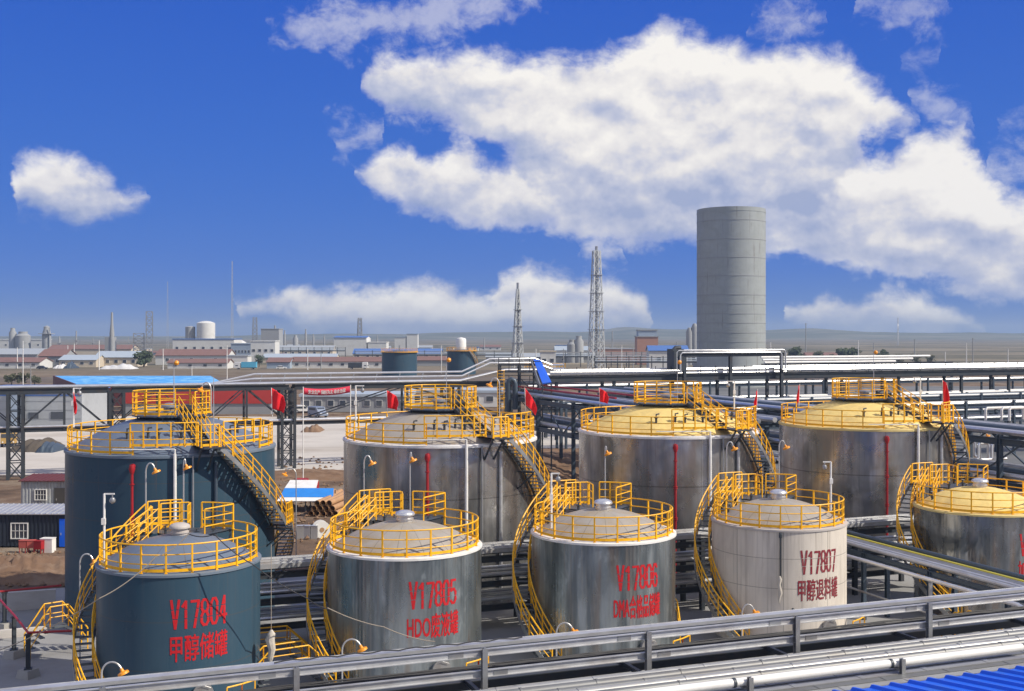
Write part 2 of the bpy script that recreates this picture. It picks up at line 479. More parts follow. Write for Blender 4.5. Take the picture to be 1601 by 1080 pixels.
M['rim_alu'] = mat('rim_flashing', (.82, .81, .78), .4, .1, var=.1, dirt=(.4, .38, .35), dirt_amt=.4, dirt_scale=(2, 2, 2))
M['rim_blue'] = mat('blue_grey_rim', (.14, .18, .23), .5)
M['rim_pale'] = mat('pale_rim', (.46, .42, .39), .6)
M['rim_yellow'] = mat('yellow_foam_rim', (.70, .55, .22), .8, bump=.4, bscale=4)
M['steel_dark'] = mat('dark_steel', (.05, .06, .072), .5, .3, dirt=(.10, .07, .05), dirt_amt=.4, dirt_scale=(1.2, 1.2, 1.2))
M['steel_blue'] = mat('blue_grey_steel', (.06, .085, .115), .45, .2)
M['tread'] = mat('stair_grating', (.13, .15, .16), .6, .4)
M['galv'] = mat('galvanised_steel', (.56, .565, .57), .42, .55, var=.16, vscale=3, dirt=(.26, .21, .17), dirt_amt=.5, dirt_scale=(.8, .8, 3))
M['galv_dark'] = mat('dull_galvanised', (.37, .38, .39), .45, .7, var=.2, dirt=(.18, .12, .08), dirt_amt=.5, dirt_scale=(1, 1, 1))
M['alu_pipe'] = mat('aluminium_jacket', (.74, .74, .74), .33, .75, var=.1, dirt=(.42, .40, .37), dirt_amt=.35, dirt_scale=(1, 1, 1))
M['conduit'] = mat('grey_conduit', (.19, .195, .20), .5, .35, var=.2, vscale=2, dirt=(.16, .14, .12), dirt_amt=.6, dirt_scale=(.6, .6, 2))
M['conduit_light'] = mat('light_conduit', (.36, .365, .37), .45, .35, var=.15, vscale=2, dirt=(.25, .22, .2), dirt_amt=.6, dirt_scale=(.5, .5, 2))
M['white'] = mat('white_paint', (.78, .77, .74), .5, var=.06, dirt=(.5, .46, .4), dirt_amt=.35, dirt_scale=(1.2, 1.2, 1.2))
M['red'] = mat('red_paint', (.34, .010, .016), .45, var=.15)
M['flag_red'] = mat('flag_cloth', (.80, .010, .02), .75, var=.12)
M['letter_red'] = mat('stencil_red', (.50, .002, .008), .6, var=.25, vscale=6, dirt=(.45, .06, .06), dirt_amt=.18, dirt_scale=(5, 5, 2.2))
M['letter_maroon'] = mat('stencil_maroon', (.22, .008, .02), .65, var=.25, vscale=6, dirt=(.42, .28, .25), dirt_amt=.4, dirt_scale=(5, 5, 2.2))
M['blue_sheet'] = mat('blue_sheet', (.004, .115, .74), .45, var=.14, vscale=.5, dirt=(.05, .17, .52), dirt_amt=.6, dirt_scale=(.9, .35, .9))
M['tarp_blue'] = mat('blue_tarp', (.02, .22, .65), .6, var=.2)
M['concrete'] = mat('concrete', (.34, .33, .31), .85, var=.16, vscale=.6, bump=.3, bscale=4, dirt=(.20, .18, .16), dirt_amt=.6, dirt_scale=(.3, .3, .3))
M['conc_light'] = mat('light_concrete', (.55, .52, .48), .85, var=.12, dirt=(.35, .30, .26), dirt_amt=.5, dirt_scale=(.4, .4, 1.5))
M['orange'] = mat('amber_plastic', (.85, .33, .02), .4)
M['rope'] = mat('rope', (.35, .30, .24), .9)
M['cable'] = mat('black_cable', (.03, .03, .035), .7)
M['cloth'] = mat('pale_cloth', (.50, .46, .40), .9, bump=.5)
M['glass'] = mat('window_glass', (.05, .06, .08), .12, 0, spec=.7)

def roof_dome_lines(m, n=16):
    "radial sheet joints on a domed roof"
    N, L = nodes_of(m)
    b = N['Principled BSDF']
    src = b.inputs['Base Color'].links[0].from_socket
    tc = N.new('ShaderNodeTexCoord'); sx = N.new('ShaderNodeSeparateXYZ'); L.new(tc.outputs['Object'], sx.inputs[0])
    a = N.new('ShaderNodeMath'); a.operation = 'ARCTAN2'; L.new(sx.outputs[1], a.inputs[0]); L.new(sx.outputs[0], a.inputs[1])
    k = N.new('ShaderNodeMath'); k.operation = 'MULTIPLY'; k.inputs[1].default_value = n / 6.2832; L.new(a.outputs[0], k.inputs[0])
    f = N.new('ShaderNodeMath'); f.operation = 'FRACT'; L.new(k.outputs[0], f.inputs[0])
    l = N.new('ShaderNodeMath'); l.operation = 'LESS_THAN'; l.inputs[1].default_value = .035; L.new(f.outputs[0], l.inputs[0])
    h = N.new('ShaderNodeMath'); h.operation = 'MULTIPLY'; h.inputs[1].default_value = .55; L.new(l.outputs[0], h.inputs[0])
    mx = N.new('ShaderNodeMix'); mx.data_type = 'RGBA'; L.new(h.outputs[0], mx.inputs[0]); L.new(src, mx.inputs[6]); mx.inputs[7].default_value = (.10, .09, .08, 1)
    L.new(mx.outputs[2], b.inputs['Base Color'])
roof_dome_lines(M['dome_grey'])
roof_dome_lines(M['dome_blue'], 12)

# ------------------------------------------------------------------ ground, hills
def ground_mat():
    m = bpy.data.materials.new('bare_ground'); m.use_nodes = True
    N, L = nodes_of(m); b = N['Principled BSDF']; b.inputs['Roughness'].default_value = .95; b.inputs['Specular IOR Level'].default_value = .1
    tc = N.new('ShaderNodeTexCoord')
    def nz(sc, de, ro, scale=(1, 1, 1)):
        mp = N.new('ShaderNodeMapping'); mp.inputs['Scale'].default_value = scale; L.new(tc.outputs['Object'], mp.inputs[0])
        n = N.new('ShaderNodeTexNoise'); n.inputs['Scale'].default_value = sc; n.inputs['Detail'].default_value = de; n.inputs['Roughness'].default_value = ro
        L.new(mp.outputs[0], n.inputs['Vector']); return n.outputs[0]
    def ramp(src, stops):
        r = N.new('ShaderNodeValToRGB'); L.new(src, r.inputs[0]); e = r.color_ramp.elements
        e[0].position, e[0].color = stops[0][0], stops[0][1] + (1,)
        e[1].position, e[1].color = stops[-1][0], stops[-1][1] + (1,)
        for p, c in stops[1:-1]: x = e.new(p); x.color = c + (1,)
        return r.outputs[0]
    near = ramp(nz(.16, 12, .68), [(.3, (.085, .06, .045)), (.48, (.17, .115, .08)), (.58, (.22, .17, .125)), (.72, (.33, .29, .24))])
    far = ramp(nz(.006, 9, .62, (1, 2.2, 1)), [(.32, (.055, .07, .05)), (.45, (.13, .12, .085)), (.55, (.21, .18, .13)), (.68, (.30, .26, .19))])
    sx = N.new('ShaderNodeSeparateXYZ'); L.new(tc.outputs['Object'], sx.inputs[0])
    mr = N.new('ShaderNodeMapRange'); L.new(sx.outputs[1], mr.inputs[0]); mr.inputs[1].default_value = 320; mr.inputs[2].default_value = 560
    mx = N.new('ShaderNodeMix'); mx.data_type = 'RGBA'; L.new(mr.outputs[0], mx.inputs[0]); L.new(near, mx.inputs[6]); L.new(far, mx.inputs[7])
    L.new(mx.outputs[2], b.inputs['Base Color'])
    bp = N.new('ShaderNodeBump'); bp.inputs['Strength'].default_value = .7; bp.inputs['Distance'].default_value = .25
    L.new(nz(.9, 9, .7), bp.inputs['Height']); L.new(bp.outputs[0], b.inputs['Normal'])
    return m
g = MB().add([(-7000, -60, 0), (7000, -60, 0), (7000, 9000, 0), (-7000, 9000, 0)], [(0, 1, 2, 3)]).build('ground', ground_mat(), smooth=False)
tag(g, 'brown bare earth and fields stretching to the horizon', 'ground', kind='structure')
def sheet(name, pts, z, m, label, cat):
    o = MB().add([(x, y, z) for x, y in pts], [tuple(range(len(pts)))]).build(name, m, smooth=False)
    return tag(o, label, cat, kind='structure')
M['yard'] = mat('pale_yard', (.52, .485, .44), .95, var=.22, vscale=.12, bump=.3, bscale=2, dirt=(.27, .22, .17), dirt_amt=.7, dirt_scale=(.035, .09, 1), spec=.1)
M['pad'] = mat('grey_pad', (.29, .29, .29), .85, var=.2, vscale=.5, bump=.2, bscale=3, dirt=(.14, .13, .12), dirt_amt=.6, dirt_scale=(.25, .25, 1))
def gp(s, p): v = E(s, p); return (v.x, v.y)
sheet('concrete_pad', [gp(-16, 20), gp(62, 20), gp(62, 73), gp(-16, 73)], .012, M['pad'], 'grey concrete pad under the storage tanks', 'paving')
sheet('yard', [(-150, 121), (20, 123), (30, 205), (-160, 215)], .012, M['yard'], 'pale dusty open yard beyond the tanks', 'yard')
sheet('yard', [(20, 128), (240, 128), (260, 330), (30, 330)], .016, mat('grey_yard', (.12, .125, .13), .95, var=.3, vscale=.1, dirt=(.27, .26, .25), dirt_amt=.7, dirt_scale=(.03, .08, 1)), 'grey works yard under the pipe racks', 'yard')
# road on a low bank across the middle distance
rb = MB()
rb.prism([(-700, 360), (160, 360), (160, 372), (-700, 372)], .0, 1.0)
rb.slab([(-700, 352, 0), (160, 352, 0), (160, 360, 1.0), (-700, 360, 1.0)], .3)
tag(rb.build('road_bank', mat('bank_earth', (.11, .085, .07), .95, var=.4, vscale=.25, dirt=(.22, .19, .12), dirt_amt=.6, dirt_scale=(.08, .3, .3)), smooth=False), 'low brown earth bank carrying a road past the works', 'bank', kind='structure')
sheet('road', [(-700, 372), (160, 372), (160, 384), (-700, 384)], .02, mat('asphalt', (.07, .07, .07), .9), 'grey asphalt road behind the earth bank', 'road')
def hills():
    mb = MB(); n = 260
    def h(x):
        t = 18 + 4 * math.sin(x * .0011 + 1) + 3 * math.sin(x * .0031) + 2 * math.sin(x * .0083 + 2) + 1.0 * math.sin(x * .021)
        for c, w, a in ((390, 90, 13), (540, 150, 6), (1020, 160, 13), (1900, 300, 4)): t += a * math.exp(-((x - c) / w) ** 2)
        f = min(1, max(.35, (x + 1300) / 700))
        return max(2, t * f)
    rows = [(3300, .0), (3420, .30), (3650, .72), (3900, 1.0), (4300, .8), (4800, 0)]
    vs = []
    for y, k in rows:
        for i in range(n + 1):
            x = -3600 + 7200 * i / n
            vs.append((x, y + 60 * math.sin(x * .004), h(x * 3900 / 3900) * k + (-.5 if k == 0 else rnd.uniform(-.5, .5))))
    fs = []
    for r in range(len(rows) - 1):
        for i in range(n):
            a = r * (n + 1) + i
            fs.append((a, a + 1, a + n + 2, a + n + 1))
    m = mat('hill_cover', (.10, .11, .07), .95, var=.4, vscale=.006, dirt=(.34, .31, .24), dirt_amt=.8, dirt_scale=(.0022, .008, .05), spec=.1)
    tag(mb.add(vs, fs).build('hills', m, ang=80), 'long low hazy hills along the horizon', 'hills', kind='structure')
hills()

# ------------------------------------------------------------------ stairs, rails
def helical(parent, r0, r1, a0, z0, a1, z1, post_step=9.0, rail_in=True, rail_h=1.05, tread_n=None, m_str='steel_blue', rises=None):
    "curved stair between two angles with treads, stringers and yellow rails (parts of parent)"
    n = tread_n or max(6, int(abs(z1 - z0) / .21))
    st = thing_part('stair', parent)
    tm = MB()
    da = (a1 - a0) / n
    for i in range(n):
        a = a0 + da * (i + .5); z = z0 + (z1 - z0) * (i + .5) / n
        w = abs(R(da)) * (r0 + r1) / 2 * 1.1
        c = ((r0 + r1) / 2 * math.cos(R(a)), (r0 + r1) / 2 * math.sin(R(a)), z)
        tm.box(c, (r1 - r0, w, .035), R(a))
    tm.build('tread', M['tread'], st, smooth=False)
    def path(r, dz, k=24): return [(r * math.cos(R(a0 + (a1 - a0) * i / k)), r * math.sin(R(a0 + (a1 - a0) * i / k)), z0 + (z1 - z0) * i / k + dz) for i in range(k + 1)]
    for r in ([r0, r1]):
        sm = MB(); P = path(r, -.06)
        for i in range(len(P) - 1): sm.beam(P[i], P[i + 1], .03, .22)
        sm.build('stringer', M['galv_dark'] if r == r1 else M[m_str], st, smooth=False)
    for r in ([r0 + .03, r1 - .03] if rail_in else [r1 - .03]):
        rm = MB()
        rm.tube(path(r, rail_h), .036, 6); rm.tube(path(r, rail_h * .66), .026, 5); rm.tube(path(r, rail_h * .33), .026, 5)
        k = max(3, int(abs(a1 - a0) / post_step))
        for i in range(k + 1):
            a = a0 + (a1 - a0) * i / k; z = z0 + (z1 - z0) * i / k
            q = Vector((r * math.cos(R(a)), r * math.sin(R(a)), z - .1))
            rm.beam(q, q + Vector((0, 0, rail_h + .1)), .05, .05)
        rm.build('handrail', M['yellow'], st)
    return st
def thing_part(name, parent):
    o = bpy.data.objects.new(name, None); COL.objects.link(o); o.parent = parent; o.empty_display_size = .2
    return o
POST = {}
def post_mesh(h, m='yellow'):
    k = (round(h, 2), m)
    if k not in POST:
        mb = MB().beam((0, 0, 0), (0, 0, h), .068, .068)
        mb.box((0, 0, .015), (.12, .12, .02))
        POST[k] = mb.mesh('post', M[m], False)
    return POST[k]
def guard(parent, r, z, a0, a1, posts, h=1.12, rails=(1.0, .66, .33), toe=True, name='guardrail'):
    closed = abs(a1 - a0) >= 359.9
    mb = MB(); n = max(8, int(abs(a1 - a0) / 5))
    for i, k in enumerate(rails):
        P = arc(r, z + h * k, a0, a1, n)
        if closed: mb.tube(P[:-1], .034 if i == 0 else .026, 6, closed=True)
        else: mb.tube(P, .034 if i == 0 else .026, 6)
    if toe:
        mb.lathe([(r - .004, z + .06), (r - .004, z + .18), (r + .004, z + .18), (r + .004, z + .06), (r - .004, z + .06)], n, a0=a0, a1=a1)
    g = mb.build(name, M['yellow'], parent)
    pm = post_mesh(h)
    for i in range(posts if closed else posts + 1):
        a = a0 + (a1 - a0) * i / posts
        instance(pm, 'post', g, (r * math.cos(R(a)), r * math.sin(R(a)), z), R(a))
    return g
def rail_path(parent, pts, h=1.1, rails=(1.0, .66, .33), name='guardrail', closed=False, m='yellow', w=.05):
    "straight-run railing over a list of floor points"
    mb = MB(); P = [Vector(q) for q in pts]
    segs = list(zip(P, P[1:])) + ([(P[-1], P[0])] if closed else [])
    for a, b in segs:
        for i, k in enumerate(rails):
            up = Vector((0, 0, h * k)); mb.tube([a + up, b + up], (.032 if i == 0 else .025) * w / .05, 6)
        n = max(1, int((b - a).length / 1.1))
        for i in range(n + 1):
            q = a.lerp(b, i / n); mb.beam(q, q + Vector((0, 0, h)), w, w)
    return mb.build(name, M[m], parent)

# ------------------------------------------------------------------ front tanks (radius 3.4)
RF, HF = 3.4, 5.65
def text_mesh(body, width, height, mname):
    cu = bpy.data.curves.new('lettering', 'FONT')
    cu.body = body; cu.size = 1.0; cu.offset = 0; cu.resolution_u = 3; cu.align_x = 'CENTER'
    to = bpy.data.objects.new('lettering', cu); COL.objects.link(to)
    bpy.context.view_layer.update()
    dg = bpy.context.evaluated_depsgraph_get()
    me = bpy.data.meshes.new_from_object(to.evaluated_get(dg))
    bpy.data.objects.remove(to)
    V0 = [v.co.copy() for v in me.vertices]; F0 = [tuple(p.vertices) for p in me.polygons]
    x0, x1 = min(v.x for v in V0), max(v.x for v in V0); y0, y1 = min(v.y for v in V0), max(v.y for v in V0)
    mb = MB()
    # a brush-thick copy each side makes the strokes bold
    for k, (dx, dy) in enumerate(((0, 0), (.013, .007), (-.013, -.007), (.005, -.013), (-.005, .013))):
        mb.add([(((v.x - x0) / (x1 - x0) - .5) * width + dx, ((v.y - y0) / (y1 - y0) - .5) * height + dy, .0012 * k) for v in V0], F0)
    return mb.mesh('lettering', M[mname], False)
# heavy stencil strokes for the numbers: polylines on a 4 x 8 grid
STROKES = {
 'V': [[(0, 8), (2, 0), (4, 8)]], '1': [[(.6, 6.2), (2.3, 7.6), (2.3, 0)]], '7': [[(0, 7.5), (3.9, 7.5), (1.6, 0)]],
 '8': [[(1, 4.2), (.3, 5.2), (.3, 6.8), (1.2, 7.6), (2.8, 7.6), (3.7, 6.8), (3.7, 5.2), (3, 4.2), (1, 4.2)], [(1, 4.1), (.2, 3), (.2, 1.3), (1.2, .4), (2.8, .4), (3.8, 1.3), (3.8, 3), (3, 4.1)]],
 '0': [[(1.2, .4), (.25, 1.6), (.25, 6.4), (1.2, 7.6), (2.8, 7.6), (3.75, 6.4), (3.75, 1.6), (2.8, .4), (1.2, .4)]],
 '4': [[(2.9, 0), (2.9, 7.8), (.2, 2.4), (4.2, 2.4)]],
 '5': [[(3.6, 7.5), (.6, 7.5), (.4, 4.3), (2.4, 4.8), (3.7, 3.8), (3.7, 1.4), (2.6, .4), (1.2, .4), (.1, 1.2)]],
 '6': [[(3.5, 6.6), (2.7, 7.6), (1.2, 7.6), (.3, 6.2), (.3, 1.4), (1.2, .4), (2.8, .4), (3.7, 1.4), (3.7, 3.4), (2.8, 4.4), (1.3, 4.4), (.4, 3.6)]],
}
def number_mesh(body, width, height, mname, wd=.104):
    cw = width / len(body); mb = MB(); n = 0
    for i, ch in enumerate(body):
        ox = -width / 2 + cw * i + cw * .11
        for pl in STROKES[ch]:
            P = [Vector((ox + x / 4 * cw * .76, (y / 8 - .5) * height)) for x, y in pl]
            for a, b in zip(P, P[1:]):
                t = (b - a).normalized(); a2, b2 = a - t * wd * .34, b + t * wd * .34
                nn = Vector((-t.y, t.x)) * wd / 2; n += 1
                # the stencil bridges leave two thin level gaps
                cuts = [0.0, 1.0]
                for gy in (-.17, .17):
                    for e in (-.014, .014):
                        yy = (gy + e) * height
                        if abs(b2.y - a2.y) > .02:
                            k = (yy - a2.y) / (b2.y - a2.y)
                            if 0 < k < 1: cuts.append(k)
                cuts.sort()
                for k0, k1 in zip(cuts, cuts[1:]):
                    m0, m1 = a2.lerp(b2, k0), a2.lerp(b2, k1)
                    if abs(b2.y - a2.y) > .25 * height and min(abs((m0.y + m1.y) / 2 / height - g) for g in (-.17, .17)) < .012: continue
                    mb.add([(*(m0 + nn), .0006 * (n % 9)), (*(m0 - nn), .0006 * (n % 9)), (*(m1 - nn), .0006 * (n % 9)), (*(m1 + nn), .0006 * (n % 9))], [(0, 1, 2, 3)])
    return mb.mesh('lettering', M[mname], False)
def lettering(parent, body, ang, z, width, height, r, mname):
    me = number_mesh(body, width, height, mname) if body[0] == 'V' else text_mesh(body, width, height, mname)
    for v in me.vertices:
        a = R(ang) + v.co.x / r; rr = r + .012 + v.co.z
        v.co = Vector((math.cos(a) * rr, math.sin(a) * rr, z + v.co.y))
    me.update()
    o = bpy.data.objects.new('lettering', me); COL.objects.link(o); o.parent = parent
    return o
def dome_profile(r, z, rise, n=14):
    RR = (r * r + rise * rise) / (2 * rise); am = math.asin(r / RR)
    return [(RR * math.sin(am * (1 - i / n)), z + RR * math.cos(am * (1 - i / n)) - (RR - rise)) for i in range(n + 1)]
def pipe_on_shell(r, ang, z0, z1, rad):
    c = (r * math.cos(R(ang)), r * math.sin(R(ang)))
    return [(c[0], c[1], z0), (c[0], c[1], z1)]
def front_tank(label, loc):
    t = thing('storage_tank', label, 'tank', loc, TH, 'small storage tanks in the front row')
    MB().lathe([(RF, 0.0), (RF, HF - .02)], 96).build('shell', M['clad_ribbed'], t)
    MB().lathe([(RF + .001, HF - .10), (RF + .05, HF - .09), (RF + .05, HF), (RF - .02, HF + .03), (RF - .45, HF + .05)], 96).build('rim', M['rim_alu'], t, ang=50)
    MB().lathe(dome_profile(RF - .3, HF + .04, 1.0), 64).build('roof', M['dome_grey'], t, ang=60)
    # mushroom vent on the crown
    v = MB().lathe([(.0, HF + .98), (.34, HF + .98), (.34, HF + 1.10), (.39, HF + 1.11), (.39, HF + 1.17), (.34, HF + 1.18), (.34, HF + 1.28)], 24)
    vo = v.build('vent', M['alu_pipe'], t)
    MB().lathe([(.32, HF + 1.28), (.44, HF + 1.30), (.45, HF + 1.36), (.39, HF + 1.44), (.24, HF + 1.50), (.0, HF + 1.52)], 24).build('vent_cap', M['alu_pipe'], vo, ang=50)
    # walkway ring guard, open at the back where the raised deck stands
    guard(t, RF - .14, HF + .03, 112, 400, 16)
    # raised deck behind the crown
    zd = HF + .78
    d = MB()
    d.lathe([(1.35, zd - .05), (1.35, zd), (RF - .1, zd), (RF - .1, zd - .05), (1.35, zd - .05)], 18, a0=40, a1=108)
    for a in (42, 72, 102):
        for r in (1.5, RF - .2):
            z0 = HF + .05 + (0.8 if r < 2 else 0)
            d.beam((r * math.cos(R(a)), r * math.sin(R(a)), z0), (r * math.cos(R(a)), r * math.sin(R(a)), zd), .08, .08)
    dk = d.build('deck', M['steel_blue'], t, smooth=False)
    guard(dk, RF - .12, zd, 40, 68, 3, name='deck_rail'); guard(dk, RF - .12, zd, 78, 100, 3, name='deck_rail')
    for a, ra, rb in ((40, 1.5, RF - .12), (77, 2.4, RF - .12)):
        rail_path(dk, [(ra * math.cos(R(a)), ra * math.sin(R(a)), zd), (rb * math.cos(R(a)), rb * math.sin(R(a)), zd)], name='deck_rail')
    # landing at the head of the curved stair, with a short flight up to the deck
    ld = MB().lathe([(RF - .35, zd - .05), (RF - .35, zd - .006), (RF + .9, zd - .006), (RF + .9, zd - .06), (RF - .35, zd - .05)], 6, a0=82, a1=107)
    lo = ld.build('landing', M['steel_blue'], t, smooth=False)
    guard(lo, RF + .86, zd, 84, 105, 3, name='landing_rail')
    fl = MB()
    a0, a1 = 133, 108
    for i in range(4):
        a = a0 + (a1 - a0) * (i + .5) / 4; z = HF + .1 + .17 * (i + 1)
        fl.box((2.75 * math.cos(R(a)), 2.75 * math.sin(R(a)), z), (.7, .22, .03), R(a))
    fo = fl.build('short_flight', M['tread'], t, smooth=False)
    for r in (2.4, 3.1):
        q0 = Vector((r * math.cos(R(a0)), r * math.sin(R(a0)), HF + .1)); q1 = Vector((r * math.cos(R(a1)), r * math.sin(R(a1)), zd))
        hb = MB()
        for k in (1.05, .7, .35): hb.tube([q0 + Vector((0, 0, k)), q1 + Vector((0, 0, k))], .026, 6)
        for k in (0, .5, 1): q = q0.lerp(q1, k); hb.beam(q, q + Vector((0, 0, 1.05)), .05, .05)
        hb.build('flight_rail', M['yellow'], fo)
    helical(t, RF + .12, RF + .92, 213, .12, 106, zd - .02)
    # roof fittings
    for a, r, h in ((75, 1.9, .55), (66, 2.2, .4), (104, 1.9, .5), (150, 2.5, .35), (160, 2.6, .3), (48, 2.4, .45)):
        z = HF + .04 + 1.0 * (1 - (r / (RF - .3)) ** 2)
        c = Vector((r * math.cos(R(a)), r * math.sin(R(a)), z - .03))
        nb = MB().tube([c, c + Vector((0, 0, h * .7))], .06, 10)
        nb.tube([c + Vector((0, 0, h * .66)), c + Vector((0, 0, h * .72))], .11, 12)
        nb.tube([c + Vector((0, 0, h * .72)), c + Vector((0, 0, h))], .035, 8)
        nb.tube([c + Vector((-.1, 0, h)), c + Vector((.1, 0, h))], .02, 6)
        nb.build('nozzle', M['steel_dark'], t)
    # manhole low on the shell
    a = R(-80); n = Vector((math.cos(a), math.sin(a), 0)); c = n * (RF - .02) + Vector((0, 0, .95))
    mh = MB().tube([c, c + n * .16], .36, 24).tube([c + n * .16, c + n * .22], .44, 24)
    mh.tube([c + n * .24 + Vector((-.3, 0, .25)), c + n * .3 + Vector((0, 0, .38)), c + n * .24 + Vector((.3, 0, .25))], .02, 6)
    mh.build('manhole', M['galv_dark'], t)
    # little yellow platform rail by the foot
    rail_path(t, [tuple(Vector((math.cos(R(q)), math.sin(R(q)), 0)) * (RF + 1.0) + Vector((0, 0, .5))) for q in (-70, -61, -52)], h=.8, rails=(1, .5), name='foot_rail')
    # filler pipe up the shell
    pp = MB().tube([(Vector((math.cos(R(-48)), math.sin(R(-48)), 0)) * (RF + .12)) + Vector((0, 0, z)) for z in (.3, HF - .35)], .045, 8)
    return t
def front_loc(x, rpx):
    d = RF * math.sqrt(1 + (F / rpx) ** 2)
    return (x - 800.5) / F * d, d
PF = 49.6
fr_px = [281, 633, 943, 1217, 1532]
fr_s = [SP(x, PF) for x in fr_px]
tanks_info = [
 ('blue-grey painted storage tank lettered V17804 with a matching blue-grey domed roof', 'V17804', '甲醇储罐', -81, 2.35, 2.35, 'letter_red'),
 ('silvery ribbed storage tank lettered V17805 with a white rim and grey domed roof', 'V17805', 'HDO废液罐', -84, 2.2, 2.35, 'letter_red'),
 ('silvery ribbed storage tank lettered V17806 between the V17805 and V17807 tanks', 'V17806', 'DMA合格品储罐', -87, 2.15, 2.4, 'letter_red'),
 ('pale weathered storage tank lettered V17807 in dark red with a grey domed roof', 'V17807', '甲醇退料罐', -87.5, 2.15, 2.4, 'letter_maroon'),
 ('mirror-like ribbed storage tank with a yellow domed roof, cut by the photo edge', 'V17808', '加氢废液罐', -80, 2.2, 2.4, 'letter_red'),
]
v0 = E(fr_s[0], PF)
proto = front_tank(tanks_info[0][0], v0)
mset = [
 {'shell': M['navy_shell'], 'rim': M['rim_blue'], 'roof': M['dome_blue'], 'vent': M['rim_pale'], 'vent_cap': M['rim_pale']},
 {}, {},
 {'shell': M['pale_shell'], 'rim': M['rim_pale']},
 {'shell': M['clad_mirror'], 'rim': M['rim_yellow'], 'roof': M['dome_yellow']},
]
front = []
for i in range(5):
    if i == 0:
        t = proto
    else:
        t = copy_tree(proto); t.location = E(fr_s[i], PF); t['label'] = tanks_info[i][0]
    front.append(t)
for t, ms in zip(front, mset):
    def rec(o):
        for ch in o.children:
            k = ch.name.split('.')[0]
            if k in ms and ch.type == 'MESH':
                ch.material_slots[0].link = 'OBJECT'; ch.material_slots[0].material = ms[k]
            rec(ch)
    rec(t)
front[0].scale = (.962, .962, 1); front[3].scale = (.975, .975, 1)
for t, inf in zip(front, tanks_info):
    lettering(t, inf[1], inf[3], 4.12, inf[4], 1.08, RF, inf[6])
    lettering(t, inf[2], inf[3], 2.80, inf[5], 1.02, RF, inf[6])
# dark overflow pipe and a bent stub on the pale tank
q = Vector((math.cos(R(-122)), math.sin(R(-122)), 0)) * (RF + .07)
MB().tube([q + Vector((0, 0, 5.35)), q + Vector((0, 0, 2.6))], .05, 8).tube([q + Vector((0, 0, 5.3)), q + Vector((0, 0, 5.45)), q * .97 + Vector((0, 0, 5.5))], .08, 8).build('overflow_pipe', M['steel_dark'], front[3])
q = Vector((math.cos(R(-112)), math.sin(R(-112)), 0)) * (RF + .2)
MB().tube([q + Vector((0, 0, .3)), q + Vector((0, 0, 1.75)), q * .97 + Vector((0, 0, 1.88)), q * .94 + Vector((0, 0, 1.9))], .07, 8).build('drain_pipe', M['steel_dark'], front[3])

